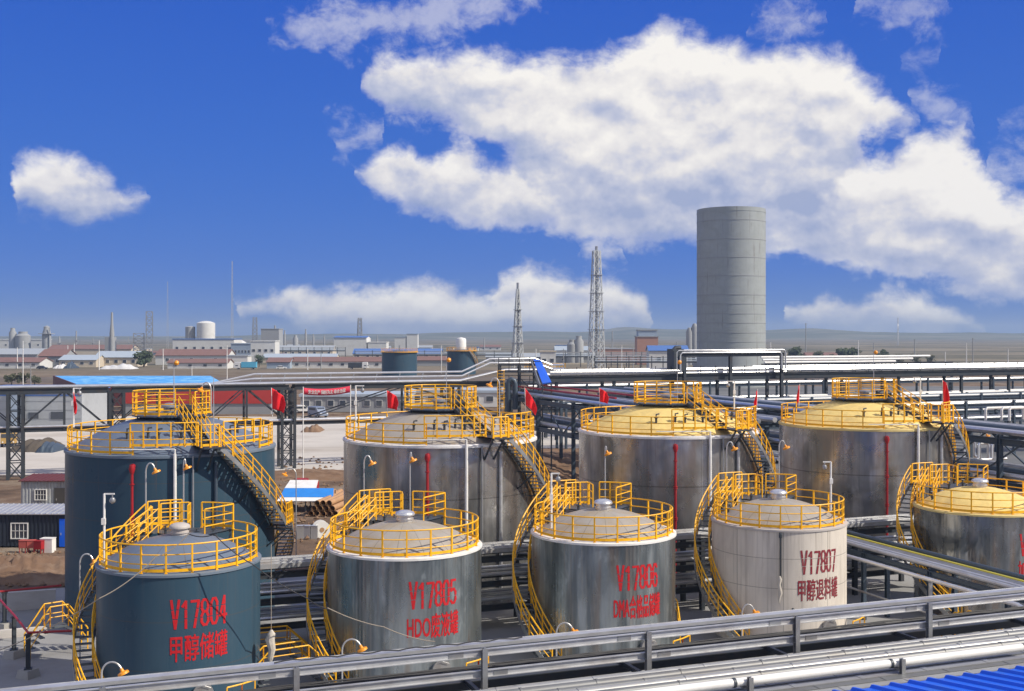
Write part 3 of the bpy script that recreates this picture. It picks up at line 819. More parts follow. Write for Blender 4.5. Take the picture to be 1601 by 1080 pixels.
# ------------------------------------------------------------------ back tanks (radius 5.6)
RB, HB, PB = 5.6, 8.98, 64.5
def back_tank(label, loc):
    t = thing('storage_tank', label, 'tank', loc, TH, 'large storage tanks in the back row')
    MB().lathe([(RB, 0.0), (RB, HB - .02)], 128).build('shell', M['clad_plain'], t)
    MB().lathe([(RB + .001, HB - .14), (RB + .06, HB - .12), (RB + .06, HB), (RB - .02, HB + .04), (RB - .6, HB + .06)], 128).build('rim', M['rim_alu'], t, ang=50)
    MB().lathe(dome_profile(RB - .35, HB + .05, 1.65, 18), 80).build('roof', M['dome_grey'], t, ang=60)
    guard(t, RB - .14, HB + .04, -38 + 0, 245, 21)
    # raised guard by the stair head
    guard(t, RB - .02, HB + .42, -116, -81, 5, name='raised_guardrail', h=1.2)
    guard(t, RB - .16, HB + .38, -66, -36, 4, name='raised_guardrail', h=1.2)
    wk = MB().lathe([(RB - 1.6, HB + .30), (RB - 1.6, HB + .42), (RB - 1.0, HB + .42), (RB - 1.0, HB + .30), (RB - 1.6, HB + .30)], 12, a0=-118, a1=-40)
    wk.build('walkway', M['steel_blue'], t, smooth=False)
    # stair-head landing
    ld = MB().lathe([(RB - 1.0, HB + .38), (RB - 1.0, HB + .44), (RB + 1.1, HB + .44), (RB + 1.1, HB + .36), (RB - 1.0, HB + .38)], 6, a0=-82, a1=-71)
    for a in (-82, -76):
        q = Vector((math.cos(R(a)), math.sin(R(a)), 0))
        ld.beam(q * (RB + 1.0) + Vector((0, 0, HB + .36)), q * (RB + .02) + Vector((0, 0, HB - .8)), .08, .08)
    lo = ld.build('landing', M['steel_dark'], t, smooth=False)
    guard(lo, RB + 1.05, HB + .44, -82, -74, 2, name='landing_rail')
    q = Vector((math.cos(R(-82)), math.sin(R(-82)), 0))
    rail_path(lo, [q * (RB + .1) + Vector((0, 0, HB + .44)), q * (RB + 1.0) + Vector((0, 0, HB + .44))], name='landing_rail')
    helical(t, RB + .16, RB + 1.05, -73, HB + .42, -29, 4.9, 5.5, m_str='steel_dark')
    l2 = MB().lathe([(RB + .1, 4.82), (RB + .1, 4.9), (RB + 1.1, 4.9), (RB + 1.1, 4.82), (RB + .1, 4.82)], 6, a0=-30, a1=-20)
    l2o = l2.build('landing', M['steel_dark'], t, smooth=False)
    guard(l2o, RB + 1.05, 4.9, -30, -20, 3, name='landing_rail')
    helical(t, RB + .16, RB + 1.05, -20, 4.88, 22, .9, 8, m_str='steel_dark')
    # triangular stair brackets
    for a, z in ((-57, 7.5), (-43, 6.0), (-32, 4.85), (-22, 4.7)):
        q = Vector((math.cos(R(a)), math.sin(R(a)), 0)); up = Vector((0, 0, 1))
        b = MB().beam(q * RB + up * (z - .15), q * (RB + 1.1) + up * (z - .15), .07, .07).beam(q * (RB + 1.05) + up * (z - .2), q * RB + up * (z - 1.1), .07, .07)
        b.build('bracket', M['steel_dark'], t, smooth=False)
    # crown platform with guard, and the flight down to the landing
    zc = HB + 1.72
    pl = MB().prism([(2.15 * math.cos(R(a)), 2.15 * math.sin(R(a))) for a in range(0, 360, 20)], zc - .08, zc)
    for a in range(10, 360, 60): pl.beam((1.9 * math.cos(R(a)), 1.9 * math.sin(R(a)), HB + 1.2), (1.9 * math.cos(R(a)), 1.9 * math.sin(R(a)), zc - .05), .08, .08)
    po = pl.build('crown_platform', M['steel_blue'], t, smooth=False)
    guard(po, 2.1, zc, -60, 270, 14, h=1.25, rails=(1, .75, .5, .25), name='platform_rail')
    fa = R(-75); f0 = Vector((math.cos(fa), math.sin(fa), 0)); fs = Vector((-math.sin(fa), math.cos(fa), 0))
    p0, p1 = f0 * 2.1 + Vector((0, 0, zc)), f0 * (RB - .9) + Vector((0, 0, HB + .46))
    fm = MB()
    for i in range(9):
        c = p0.lerp(p1, (i + .5) / 9); fm.box(c, (.3, .75, .035), fa)
    for k in (-.38, .38): fm.beam(p0 + fs * k, p1 + fs * k, .04, .2)
    fo = fm.build('crown_flight', M['steel_dark'], t, smooth=False)
    hb = MB()
    for k in (-.38, .38):
        for h in (1.05, .7, .35): hb.tube([p0 + fs * k + Vector((0, 0, h)), p1 + fs * k + Vector((0, 0, h))], .026, 6)
        for i in range(5): q = p0.lerp(p1, i / 4) + fs * k; hb.beam(q, q + Vector((0, 0, 1.05)), .05, .05)
    hb.build('flight_rail', M['yellow'], fo)
    # crown vent and fittings
    vo = MB().lathe([(.0, zc), (.3, zc), (.3, zc + .35), (.42, zc + .37), (.42, zc + .46), (.2, zc + .6), (0, zc + .62)], 20).build('vent', M['galv_dark'], t)
    vo.location = (-.2, -.3, 0)
    hz = MB().tube([(.25, -1.0, zc + .3), (1.2, -1.2, zc + .3)], .22, 14).tube([(.6, -1.07, zc), (.6, -1.07, zc + .3)], .08, 8)
    hz.build('valve', M['steel_dark'], t)
    for a, r in ((-128, 4.1), (-112, 4.0), (-104, 4.1), (-95, 3.9), (-88, 4.1), (-58, 4.0), (-47, 4.1), (-35, 4.0)):
        z = HB + .05 + 1.65 * (1 - (r / (RB - .35)) ** 2)
        c = Vector((r * math.cos(R(a)), r * math.sin(R(a)), z - .03)); h = .55
        nb = MB().tube([c, c + Vector((0, 0, h * .7))], .07, 10).tube([c + Vector((0, 0, h * .6)), c + Vector((0, 0, h * .68))], .13, 12)
        nb.tube([c + Vector((0, 0, h * .7)), c + Vector((0, 0, h)), c + Vector((.2, 0, h * 1.05))], .045, 8)
        nb.build('nozzle', M['steel_dark'], t)
    # red foam riser with its chamber
    q = Vector((math.cos(R(-114)), math.sin(R(-114)), 0)) * (RB + .22); up = Vector((0, 0, 1))
    rr = MB().tube([q + up * .3, q + up * 8.2], .072, 10).tube([q + up * 8.15, q + up * 8.38, q + up * 8.58], [.09, .16, .12], 12).tube([q + up * 8.5, q * .97 + up * 8.5], .12, 10)
    for z in (4.2, 4.3, 6.0, 6.1, 7.6): rr.tube([q + up * z, q + up * (z + .05)], .125, 10)
    rr.build('foam_riser', M['red'], t)
    # white drain pipe from the roof
    q = Vector((math.cos(R(-93)), math.sin(R(-93)), 0)) * (RB + .14)
    w = Vector((math.cos(R(-118)), math.sin(R(-118)), 0)) * (RB + .05)
    wp = MB().tube([q + up * .4, q + up * (HB + .1)], .085, 10)
    wp.tube(arc(RB + .12, HB + .34, -93, -125, 12), .028, 6)
    wp.tube([q + up * (HB + .1), q + up * (HB + .34)], .05, 8)
    wp.build('roof_drain', M['white'], t)
    q = Vector((math.cos(R(-84)), math.sin(R(-84)), 0)) * (RB + .12)
    MB().tube([q + up * .4, q + up * (HB - .05)], .05, 8).build('cable_conduit', M['galv_dark'], t)
    q = Vector((math.cos(R(-72)), math.sin(R(-72)), 0)) * (RB + .12)
    MB().tube([q + up * .4, q + up * (HB - .4)], .10, 10).build('level_gauge', M['galv'], t)
    return t
bk_px = [269.5, 688.5, 1044, 1351]
bk_s = [SP(x, PB) for x in bk_px]
back_lab = ['large blue-grey painted storage tank behind the V17804 tank',
            'large aluminium-clad storage tank with a grey domed roof, behind the V17805 tank',
            'large aluminium-clad storage tank with a yellow domed roof, behind the V17806 tank',
            'large aluminium-clad storage tank with a yellow domed roof, behind the V17807 tank']
bmats = [{'shell': M['navy_shell'], 'rim': M['rim_blue'], 'roof': M['dome_blue'], 'level_gauge': M['steel_blue']}, {}, {'roof': M['dome_yellow']}, {'roof': M['dome_yellow'], 'rim': M['rim_yellow']}]
bproto = back_tank(back_lab[0], E(bk_s[0], PB))
back = [bproto]
for i in range(1, 4):
    t = copy_tree(bproto); t.location = E(bk_s[i], PB); t['label'] = back_lab[i]; back.append(t)
back[0].scale = (.965, .965, 1)
for t, ms in zip(back, bmats):
    for ch in t.children:
        k = ch.name.split('.')[0]
        if k in ms and ch.type == 'MESH':
            ch.material_slots[0].link = 'OBJECT'; ch.material_slots[0].material = ms[k]

# ------------------------------------------------------------------ flags
def flag(label, x, y0, y1, d, droop, side=1):
    "y0 top of the staff, y1 where it is tied to the rail"
    top, bot = W(x, y0, d), W(x, y1, d)
    t = thing('flag', label, 'flag', bot, 0, 'red flags tied to the tank guardrails')
    h = top.z - bot.z
    MB().tube([(0, 0, -.1), (-.06 * side, 0, h)], .02, 6).build('staff', M['white'], t)
    mb = MB(); n, m = 12, 10; vs = []
    for i in range(n + 1):
        for j in range(m + 1):
            u, v = i / n, j / m
            xx = side * (u * droop[0] + .05 * math.sin(v * 6 + u * 5) * u)
            zz = h - v * h * .78 * (1 - .1 * u) - u * droop[1] - .12 * u * (1 - v)
            yy = .13 * math.sin(u * 9 + v * 2.2) * (u ** .6) - .22 * u * droop[2]
            vs.append((xx - .06 * side * (zz / h), yy, zz))
    fs = [(i * (m + 1) + j, (i + 1) * (m + 1) + j, (i + 1) * (m + 1) + j + 1, i * (m + 1) + j + 1) for i in range(n) for j in range(m)]
    o = mb.add(vs, fs).build('cloth', M['flag_red'], t, ang=80)
    md = o.modifiers.new('thick', 'SOLIDIFY'); md.thickness = .012
    return t
def dback(i): return E(bk_s[i], PB).y
flag('furled red flag on a white staff at the blue-grey tank, beside its camera pole', 116, 612, 653, dback(0) - .5, (.22, .25, 1))
flag('red flag spread on the blue-grey back tank, near its outside stair', 426, 606, 648, dback(0) + 1.0, (.72, .35, .5))
flag('red flag hanging on the grey-roofed back tank at the end away from its stair', 606, 610, 645, dback(1) + 3.5, (.66, .25, .6))
flag('pointed red flag beside the stair of the grey-roofed back tank', 822, 606, 640, dback(1) + 1.5, (.62, .75, .6))
flag('red flag by the V17806 side of the yellow-domed tank, left of its crown platform', 938, 606, 634, dback(2) + 3.8, (.55, .22, .5))
flag('furled red flag by the stair of the yellow-domed tank behind V17806', 1183, 608, 640, dback(2) + .5, (.2, .4, 1), -1)
flag('furled red flag on the yellow-domed tank behind V17807, away from its stair', 1249, 600, 634, dback(3) + 2, (.2, .4, 1), -1)
flag('narrow red flag by the stair of the yellow-domed tank behind V17807', 1475, 594, 650, dback(3) - .5, (.28, .2, 1))

# ------------------------------------------------------------------ poles: gooseneck lamps, cameras, rods
def gooseneck(label, base, top_z, reach, mpole='galv', head=True, r=.035):
    t = thing('gooseneck_lamp', label, 'lamp', base, 0, 'gooseneck lamps with yellow heads')
    h = top_z - base.z
    n = 10; P = [(0, 0, 0), (0, 0, h - .3)]
    sx = 1 if reach >= 0 else -1; rr = abs(reach) / 2
    for i in range(n + 1):
        a = math.pi * (1 - i / n * .85); P.append((sx * (rr + rr * math.cos(a)), 0, h - .3 + .42 * math.sin(a)))
    MB().tube(P, r, 7).build('pole', M[mpole], t)
    e = Vector(P[-1]); dd = Vector((sx * .45, 0, -1)).normalized()
    hd = MB().tube([e, e + dd * .12, e + dd * .16, e + dd * .24], [.05, .07, .2, .21], 14)
    hd.build('lamp_head', M['orange'], t)
    return t
def ground_below(x, y, d): v = W(x, y, d); return Vector((v.x, v.y, 0)), v.z
DG = 56.8
def gn(label, x, y, p, reach):
    v = Q(x, y, p); b = Vector((v.x, v.y, 0)); gooseneck(label, b, v.z, reach)
gn('yellow-headed gooseneck lamp beside the red riser of the blue-grey back tank', 228, 728, 55.5, .42)
gn('yellow-headed lamp on a pole facing out before the blue-grey back tank', 287, 722, 55.5, .1)
gn('bent lamp with a yellow head before the smooth end of the grey-roofed back tank', 569, 716, 55.5, .35)
gn('straight lamp pole with yellow head beside the red riser of the grey-roofed back tank', 641, 711, 55.5, .08)
gn('yellow-headed lamp pole before the yellow-domed tank behind V17806', 946, 701, 55.5, .08)
gn('bent yellow-headed lamp under the stair of the yellow-domed tank behind V17806', 1136, 694, 55.7, .38)
gn('bent yellow-headed lamp beside the yellow-domed tank behind V17807', 1218, 692, 55.7, .35)
gn('low gooseneck lamp at the foot of the V17804 tank', 159, 1040, 44.8, .75)
gn('low gooseneck lamp at the foot of the V17805 tank', 535, 1004, 44.8, .75)
gn('low gooseneck lamp at the foot of the V17806 tank', 870, 978, 44.8, .7)
gn('low gooseneck lamp at the foot of the V17807 tank', 1160, 949, 44.8, .55)
gn('gooseneck lamp bending over the yard between the blue-grey and grey-roofed back tanks', 463, 735, 75, -.7)
gn('gooseneck lamp before the pipe racks beside the yellow-domed tank behind V17807', 1533, 676, 72, .5)
gn('pale bent pole lamp behind the stair of the V17804 tank', 125, 870, 55.0, .6)
def cctv(label, base, h, arm, sz=1.0):
    t = thing('camera_pole', label, 'camera', base, 0, 'white camera poles standing on the tanks')
    MB().tube([(0, 0, 0), (0, 0, h)], .05, 8).beam((-.02 * arm, 0, h), (arm, 0, h), .05, .06).build('pole', M['white'], t)
    x = arm * .8
    c = MB().tube([(x, 0, h), (x, 0, h - .18)], .03, 6).tube([(x, 0, h - .16), (x, 0, h - .26), (x, 0, h - .34), (x, 0, h - .4)], [.09, .13, .11, .03], 12)
    c.build('camera_dome', M['galv_dark'], t)
    MB().box((0, -.08, h * .62), (.16, .1, .26)).build('junction_box', M['white'], t)
    return t
def cc(label, x, y0, y1, d, arm):
    a, b = W(x, y0, d), W(x, y1, d); cctv(label, b, a.z - b.z, arm)
cc('white camera pole at the edge of the V17804 tank roof', 163, 772, 884, E(fr_s[0], PF).y - .6, .42)
cc('white camera pole on the V17806 tank beside its stair head', 862, 740, 836, E(fr_s[2], PF).y - 1.0, .4)
cc('white camera pole on the V17807 tank roof edge', 1299, 722, 800, E(fr_s[3], PF).y + .3, -.4)
cc('white camera pole on the yellow-domed tank behind V17806', 1148, 596, 640, dback(2) + 2.5, -.5)
cc('white camera pole on the yellow-domed tank behind V17807', 1439, 590, 648, dback(3) + 1.5, -.5)
cc('white camera pole on the grey-roofed back tank', 556, 603, 672, dback(1) + .2, .5)
cc('white camera pole on the blue-grey back tank beside a furled flag', 115, 607, 668, dback(0) - .3, .4)
def rod(label, x, y0, y1, d, lamp=True):
    a, b = W(x, y0, d), W(x, y1, d); h = a.z - b.z
    t = thing('lightning_rod', label, 'lightning rod', b, 0, 'thin rods on the tank crowns')
    MB().tube([(0, 0, 0), (0, 0, h)], [.03, .014], 6).build('rod', M['galv'], t)
    if lamp: MB().lathe([(0, -.14), (.1, -.1), (.14, 0), (.1, .1), (0, .14)], 12, (.14, 0, h - .25)).tube([(0, 0, h - .25), (.14, 0, h - .25)], .03, 6).build('beacon', M['orange'], t)
    return t
rod('thin rod with an amber beacon on the crown of the blue-grey back tank', 272, 560, 640, dback(0))
rod('thin rod with an amber beacon on the crown of the grey-roofed back tank', 698, 556, 640, dback(1))
rod('thin rod with an amber beacon on the crown of the yellow dome behind V17806', 1059, 560, 632, dback(2))
rod('thin rod with an amber beacon on the crown of the yellow dome behind V17807', 1366, 545, 625, dback(3))
rod('bare thin rod beside the stair of the blue-grey back tank', 334, 590, 690, dback(0) - 5.8, False)
gooseneck('amber lamp on a short bent pole at the blue-grey tank crown platform', W(330, 642, dback(0) - 1), W(330, 600, dback(0)).z, -.5)
gooseneck('amber lamp on a pale bent pole at the grey-roofed tank stair head', W(781, 668, dback(1) - 4), W(781, 590, dback(1)).z, -.5)

# ------------------------------------------------------------------ ropes
def rope(label, pts, r, m, sag=0.0):
    P = []
    for a, b in zip(pts, pts[1:]):
        a, b = Vector(a), Vector(b)
        for i in range(10):
            k = i / 10; P.append(a.lerp(b, k) - Vector((0, 0, sag * 4 * k * (1 - k))))
    P.append(Vector(pts[-1]))
    tag(MB().tube(P, r, 6).build('rope', M[m]), label, 'rope', 'ropes slung over the tanks')
d0 = E(fr_s[0], PF).y
rope('pale rope slung down from the V17804 guardrail past its stair', [W(296, 833, d0 - 3.3), W(244, 870, d0 - 3.5), W(156, 935, d0 - 4.0), W(0, 1016, d0 + 1)], .022, 'rope', .15)
rope('dark rope slung from the V17804 guardrail towards the V17805 tank', [W(296, 835, d0 - 3.3), W(335, 835, d0 - 3.3), W(395, 882, d0 - 3.2), W(480, 935, d0 - 2.0), W(520, 953, d0 + .5)], .022, 'cable', .1)
d1 = E(fr_s[1], PF).y
rope('pale rope sagging low across the V17805 tank', [W(512, 950, d1 - 3.6), W(600, 980, d1 - 3.9), W(680, 1003, d1 - 4.2)], .02, 'rope', .1)
# knotted cloth on a hanging line between V17804 and V17805
t = thing('hanging_sack', 'pale knotted sack hanging on a line between the V17804 and V17805 tanks', 'sack', W(424, 1000, 47))
MB().tube([(0, 0, .3), (0, 0, 3.9)], .014, 6).build('line', M['rope'], t)
MB().tube([(0, 0, .4), (.02, 0, .25), (-.05, .0, 0), (.04, 0, -.4), (-.03, 0, -.75), (-.02, 0, -.95)], [.05, .16, .2, .15, .12, .03], 9).build('sack_cloth', M['cloth'], t)
t = thing('hanging_sack', 'knotted rope bundle hanging under the dark pipe of the V17807 tank', 'sack', W(1219, 914, E(fr_s[3], PF).y - 3.55))
MB().tube([(0, 0, .4), (.02, 0, .25), (-.03, .0, 0), (.04, 0, -.4), (-.03, 0, -.7), (0, 0, -.9)], [.04, .10, .08, .10, .06, .02], 8).build('sack_cloth', M['cloth'], t)

# ------------------------------------------------------------------ near racks and shed roof
def srange(p, x0=-80, x1=1690): return SP(x0, p), SP(x1, p)
def row_box(mb, s0, s1, p, z, w, h):
    a, b = E(s0, p, z), E(s1, p, z); mb.beam(a, b, w, h); return mb
def colm(parent, s, p, z0, z1, w=.25, m='steel_dark'):
    o = MB().ibeam((0, 0, 0), (0, 0, z1 - z0), w, w, .03).box((0, 0, .02), (w * 1.6, w * 1.6, .04)).build('column', M[m], parent, smooth=False)
    o.location = E(s, p, z0) - parent.location if parent.rotation_euler.z == 0 else (s, p, z0)
    return o
# walkway-like rack of stacked cable ladders
nr = thing('cable_rack', 'galvanised rack of two stacked rails with upright posts, crossing before the front tanks', 'rack', (0, 0, 0))
zB, zC = 6.22, 5.64
s0, s1 = srange(30)
for z, lab in ((zB, 'upper'), (zC, 'lower')):
    row_box(MB(), s0, s1, 30.0, z, .05, .2).build('rail', M['galv'], nr, smooth=False)
    row_box(MB(), s0, s1, 30.6, z - .12, .05, .16).build('rail', M['steel_dark'], nr, smooth=False)
    lp = MB(); row_box(lp, s0, s1, 29.95, z - .09, .06, .02); row_box(lp, s0, s1, 29.95, z + .09, .06, .02)
    lp.build('rail_lip', M['galv'], nr, smooth=False)
k = int((s1 - s0) / .33)
for z in (zC - .06,):
    rg = MB()
    for i in range(k): rg.beam(E(s0 + i * .33, 30.03, z), E(s0 + i * .33, 30.6, z - .04), .05, .03)
    rg.build('rung_grille', M['galv_dark'], nr, smooth=False)
for x in (160, 463, 757, 1013, 1245, 1452, 1640, -140):
    s = SP(x, 29.9)
    MB().ibeam(E(s, 29.88, 5.05), E(s, 29.88, 6.36), .15, .15, .02).build('post', M['galv_dark'], nr, smooth=False)
    MB().ibeam(E(s, 29.8, 5.0), E(s, 31.9, 5.0), .12, .14, .02).build('bracket', M['steel_dark'], nr, smooth=False)
for z in (zB, zC):
    sx_ = s0 + 2.1 + (1.3 if z == zC else 0)
    while sx_ < s1:
        MB().beam(E(sx_, 29.965, z), E(sx_ + .42, 29.965, z), .012, .15).build('splice_plate', M['galv_dark'], nr, smooth=False); sx_ += 5.1
row_box(MB(), s0, s1, 29.9, 4.85, .2, .25).build('beam', M['steel_dark'], nr, smooth=False)
row_box(MB(), s0, s1, 31.6, 4.85, .2, .25).build('beam', M['steel_dark'], nr, smooth=False)
for x in (20, 620, 1180, 1600):
    s = SP(x, 30.7); MB().ibeam(E(s, 30.7, 0), E(s, 30.7, 4.7), .25, .25, .03).build('column', M['steel_dark'], nr, smooth=False)
s0, s1 = srange(31.7)
tr = MB(); row_box(tr, s0, s1, 31.7, 5.98, .34, .05)
for q in (-.17, .17): row_box(tr, s0, s1, 31.7 + q, 5.95, .02, .13)
o = tr.build('cable_tray', M['galv'], smooth=False)
tag(o, 'covered galvanised cable tray, farthest and highest of the trays before the front tanks', 'cable tray')
# joint plates and loose cable on the tray
P = []
for i in range(30):
    s = s0 + 8 + i * .25; P.append(E(s, 31.62, 6.04 + .05 * math.sin(i * .9) ** 2))
tag(MB().tube(P, .02, 6).build('loose_cable', M['cable']), 'black cable lying loose on the covered cable tray', 'cable')
pl = thing('cable_bundle', 'dark cables lying in the lower cable ladder below the covered tray', 'cables')
cb = MB()
for i in range(9):
    P = []; p = 30.12 + i * .085
    for j in range(60):
        s = s0 + (s1 - s0) * j / 59; P.append(E(s, p + rnd.uniform(-.03, .03), zC - .02 + rnd.uniform(0, .03)))
    cb.tube(P, .022, 5)
cb.build('cables', M['cable'], pl)
# flat bundle of conduits
for i in range(5):
    p = 29.1 - i * .29; s0, s1 = srange(p)
    r = (.12, .14, .10, .13, .12)[i]
    cm = MB().tube([E(s0, p, 5.36), E(s1, p, 5.36)], r, 16)
    sx_ = s0 + 1 + i * .9
    while sx_ < s1:
        cm.tube([E(sx_, p, 5.36), E(sx_ + .07, p, 5.36)], r + .014, 16); sx_ += 2.6 + rnd.uniform(-.5, .9)
    o = cm.build('pipe', M[('conduit_light', 'conduit', 'conduit', 'conduit_light', 'conduit')[i]])
    tag(o, 'thin silvery conduit in the flat bundle between the cable rack and the white pipe', 'pipe', 'flat bundle of conduits before the tanks')
cl = MB()
pr = thing('pipe_rack', 'low dark pipe rack carrying the silvery conduits and the thick white pipe', 'rack', (0, 0, 0))
for x in (80, 420, 760, 1090, 1330, 1560):
    s = SP(x, 27.5); MB().ibeam(E(s, 25.6, 5.14), E(s, 29.4, 5.14), .14, .16, .02).build('crossbeam', M['steel_dark'], pr, smooth=False)
for p in (25.8, 29.2):
    s0, s1 = srange(p); MB().ibeam(E(s0, p, 4.96), E(s1, p, 4.96), .16, .2, .02).build('beam', M['steel_dark'], pr, smooth=False)
    for x in (420, 1090, 1560):
        s = SP(x, p); MB().ibeam(E(s, p, 0), E(s, p, 4.86), .22, .22, .03).build('column', M['steel_dark'], pr, smooth=False)
# thick white pipe on its own stands
s0 = SP(150, 26.8); s1 = SP(1597, 26.8)
wp = thing('pipe', 'thick white pipe on short stands in front of the silvery conduit bundle', 'pipe', (0, 0, 0))
MB().tube([E(s0, 26.8, 5.64), E(s1, 26.8, 5.64)], .115, 20).build('pipe_run', M['white'], wp)
for x in (560, 870, 1173, 1411):
    s = SP(x, 26.6)
    MB().ibeam(E(s, 26.6, 5.0), E(s, 26.6, 5.80), .13, .13, .018).beam(E(s - .15, 26.8, 5.50), E(s + .15, 26.8, 5.50), .3, .03).build('stand', M['galv_dark'], wp, smooth=False)
for x in (540, 848, 1147, 1392):
    s = SP(x, 26.8)
    MB().tube([E(s - .04, 26.8, 5.64), E(s + .04, 26.8, 5.64)], .135, 16).build('clamp', M['steel_dark'], wp)
# flat covered channels nearest to the shed
for i, p in enumerate((27.15, 26.75, 26.4, 26.05)):
    s0, s1 = srange(p)
    t = MB(); row_box(t, s0, s1, p, 5.33, .30, .09)
    row_box(t, s0, s1, p - .14, 5.37, .015, .03); row_box(t, s0, s1, p + .14, 5.37, .015, .03)
    for j in range(14):
        s = s0 + (s1 - s0) * (j + .37 * i % 1) / 14; t.beam(E(s - .1, p, 5.38), E(s + .1, p, 5.38), .33, .012)
    o = t.build('cable_tray', M['conduit_light' if i % 2 else 'conduit'], smooth=False)
    tag(o, 'flat galvanised covered channel running beside the blue corrugated roof', 'cable tray', 'flat channels beside the blue roof')
# shed with blue corrugated roof
sh = thing('shed', 'shed with a bright blue corrugated sheet roof beside the flat channels', 'shed', (0, 0, 0))
pe, ze, pr_, zr = 24.6, 5.83, 11.0, 7.67
sa, sb = SP(1150, pe), SP(1601, pe) + 9
def roof_z(p): return ze + (zr - ze) * (pe - p) / (pe - pr_)
prof = []
s = sa; per = .60
while s < sb:
    prof += [(s, 0), (s + .40, .012), (s + .46, .085), (s + .53, .085), (s + .585, 0)]; s += per
mb = MB(); vs = []
for p in (pe, pr_):
    for s, h in prof: vs.append(E(s, p, roof_z(p) + h))
n = len(prof)
mb.add(vs, [(i, i + 1, n + i + 1, n + i) for i in range(n - 1)])
o = mb.build('roof', M['blue_sheet'], sh, smooth=False)
md = o.modifiers.new('thick', 'SOLIDIFY'); md.thickness = .006
wl = MB()
wl.beam(E(sa + .3, 24.3, 2.9), E(sb - .3, 24.3, 2.9), .1, 5.7); wl.beam(E(sa + .3, 24.3, 2.9), E(sa + .3, 11.3, 2.9), .1, 5.7)
wl.build('wall', M['conc_light'], sh, smooth=False)
MB().beam(E(sa, 24.45, 5.74), E(sb, 24.45, 5.74), .08, .12).build('purlin', M['steel_dark'], sh, smooth=False)

# ------------------------------------------------------------------ rack between the two rows
br = thing('pipe_rack', 'dark steel pipe rack standing between the front and back rows of tanks', 'rack', (0, 0, 0))
S0, S1 = fr_s[0] + 2.0, fr_s[4] + 1
for s in [S0 + .8 + 5 * i for i in range(int((S1 - S0) / 5) + 1)]:
    for p in (54.9, 57.0):
        MB().ibeam(E(s, p, 0), E(s, p, 4.0), .24, .24, .03).build('column', M['steel_dark'], br, smooth=False)
    for z in (3.86, 2.55, 1.35):
        MB().ibeam(E(s, 54.9, z), E(s, 57.0, z), .18, .2, .02).build('crossbeam', M['steel_dark'], br, smooth=False)
for z in (3.6, 2.35, 1.15):
    for p in (54.9, 57.0):
        MB().ibeam(E(S0, p, z), E(S1, p, z), .2, .3, .02).build('beam', M['steel_dark'], br, smooth=False)
for i in range(3):
    p = 55.0 + i * .62
    t = MB(); row_box(t, S0, S1, p, 4.06, .5, .05); row_box(t, S0, S1, p - .25, 4.05, .025, .22); row_box(t, S0, S1, p + .25, 4.05, .025, .22)
    tag(t.build('cable_tray', M['galv'], smooth=False), 'galvanised cable tray on top of the rack between the tank rows', 'cable tray', 'trays on the rack between the rows')
for z, rr in ((2.78, .1), (1.55, .12)):
    for i in range(5):
        p = 55.1 + i * .42
        tag(MB().tube([E(S0, p, z), E(S1, p, z)], rr, 10).build('pipe', M['galv_dark' if i % 2 else 'alu_pipe']), 'pipe lying on a lower deck of the rack between the tank rows', 'pipe', 'pipes in the rack between the rows')
# cross rack between V17807 and V17808
cr_ = thing('pipe_rack', 'narrow steel rack leading forward between the V17807 and V17808 tanks', 'rack', (0, 0, 0))
sc = (fr_s[3] + fr_s[4]) / 2 - .15
for p in (35, 40, 45, 50, 54):
    for ds in (-.75, .75): MB().ibeam(E(sc + ds, p, 0), E(sc + ds, p, 3.5), .2, .2, .025).build('column', M['steel_blue'], cr_, smooth=False)
    MB().ibeam(E(sc - .8, p, 3.58), E(sc + .8, p, 3.58), .16, .16, .02).build('crossbeam', M['steel_blue'], cr_, smooth=False)
for ds in (-.75, .75): MB().ibeam(E(sc + ds, 33, 3.4), E(sc + ds, 55, 3.4), .2, .26, .02).build('beam', M['steel_blue'], cr_, smooth=False)
for i, ds in enumerate((-.65, -.42, -.2, .05, .3)):
    tag(MB().tube([E(sc + ds, 33.4, 3.78), E(sc + ds, 55.2, 3.78)], .085 if i else .1, 10).build('pipe', M[('galv', 'galv_dark', 'alu_pipe', 'galv_dark', 'galv_dark')[i]]), 'pipe on the narrow rack between the V17807 and V17808 tanks', 'pipe', 'pipes on the narrow cross rack')
M['yellow_pipe'] = mat('yellow_pipe_paint', (.72, .62, .08), .45)
tag(MB().tube([E(sc + .52, 55.2, 3.86), E(sc + .52, 34.2, 3.86), E(sc + .40, 34.0, 3.86), E(sc + .40, 34.0, 3.3)], .05, 8).build('pipe', M['yellow_pipe']), 'thin yellow pipe on the narrow rack beside the V17808 tank', 'pipe')
tag(MB().tube([E(sc + .8, 55.2, 3.95), E(sc + .8, 33.4, 3.95)], .12, 10).build('pipe', M['steel_blue']), 'dark jacketed pipe on the narrow rack, nearest the V17808 tank', 'pipe')
sv = sc - 1.55
tag(MB().tube([E(sv, 54, 3.35), E(sv, 38.6, 3.35), E(sv, 38.2, 3.25), E(sv, 38.0, 3.0), E(sv, 38.0, .3)], .1, 10).build('pipe', M['alu_pipe']), 'silvery pipe bending down to the ground beside the narrow cross rack', 'pipe')
tag(MB().tube([E(sv + .1, 54, 1.7), E(sv + .1, 36, 1.7)], .06, 8).build('pipe', M['galv_dark']), 'thin low pipe running under the silvery bent pipe', 'pipe')
tag(MB().beam(E(sv - .02, 44, 0), E(sv - .02, 44, 3.23), .14, .14).beam(E(sv - .35, 44, .06), E(sv + .3, 44, .06), .3, .1).build('support_post', M['galv'], smooth=False), 'grey post holding up the silvery bent pipe', 'post')
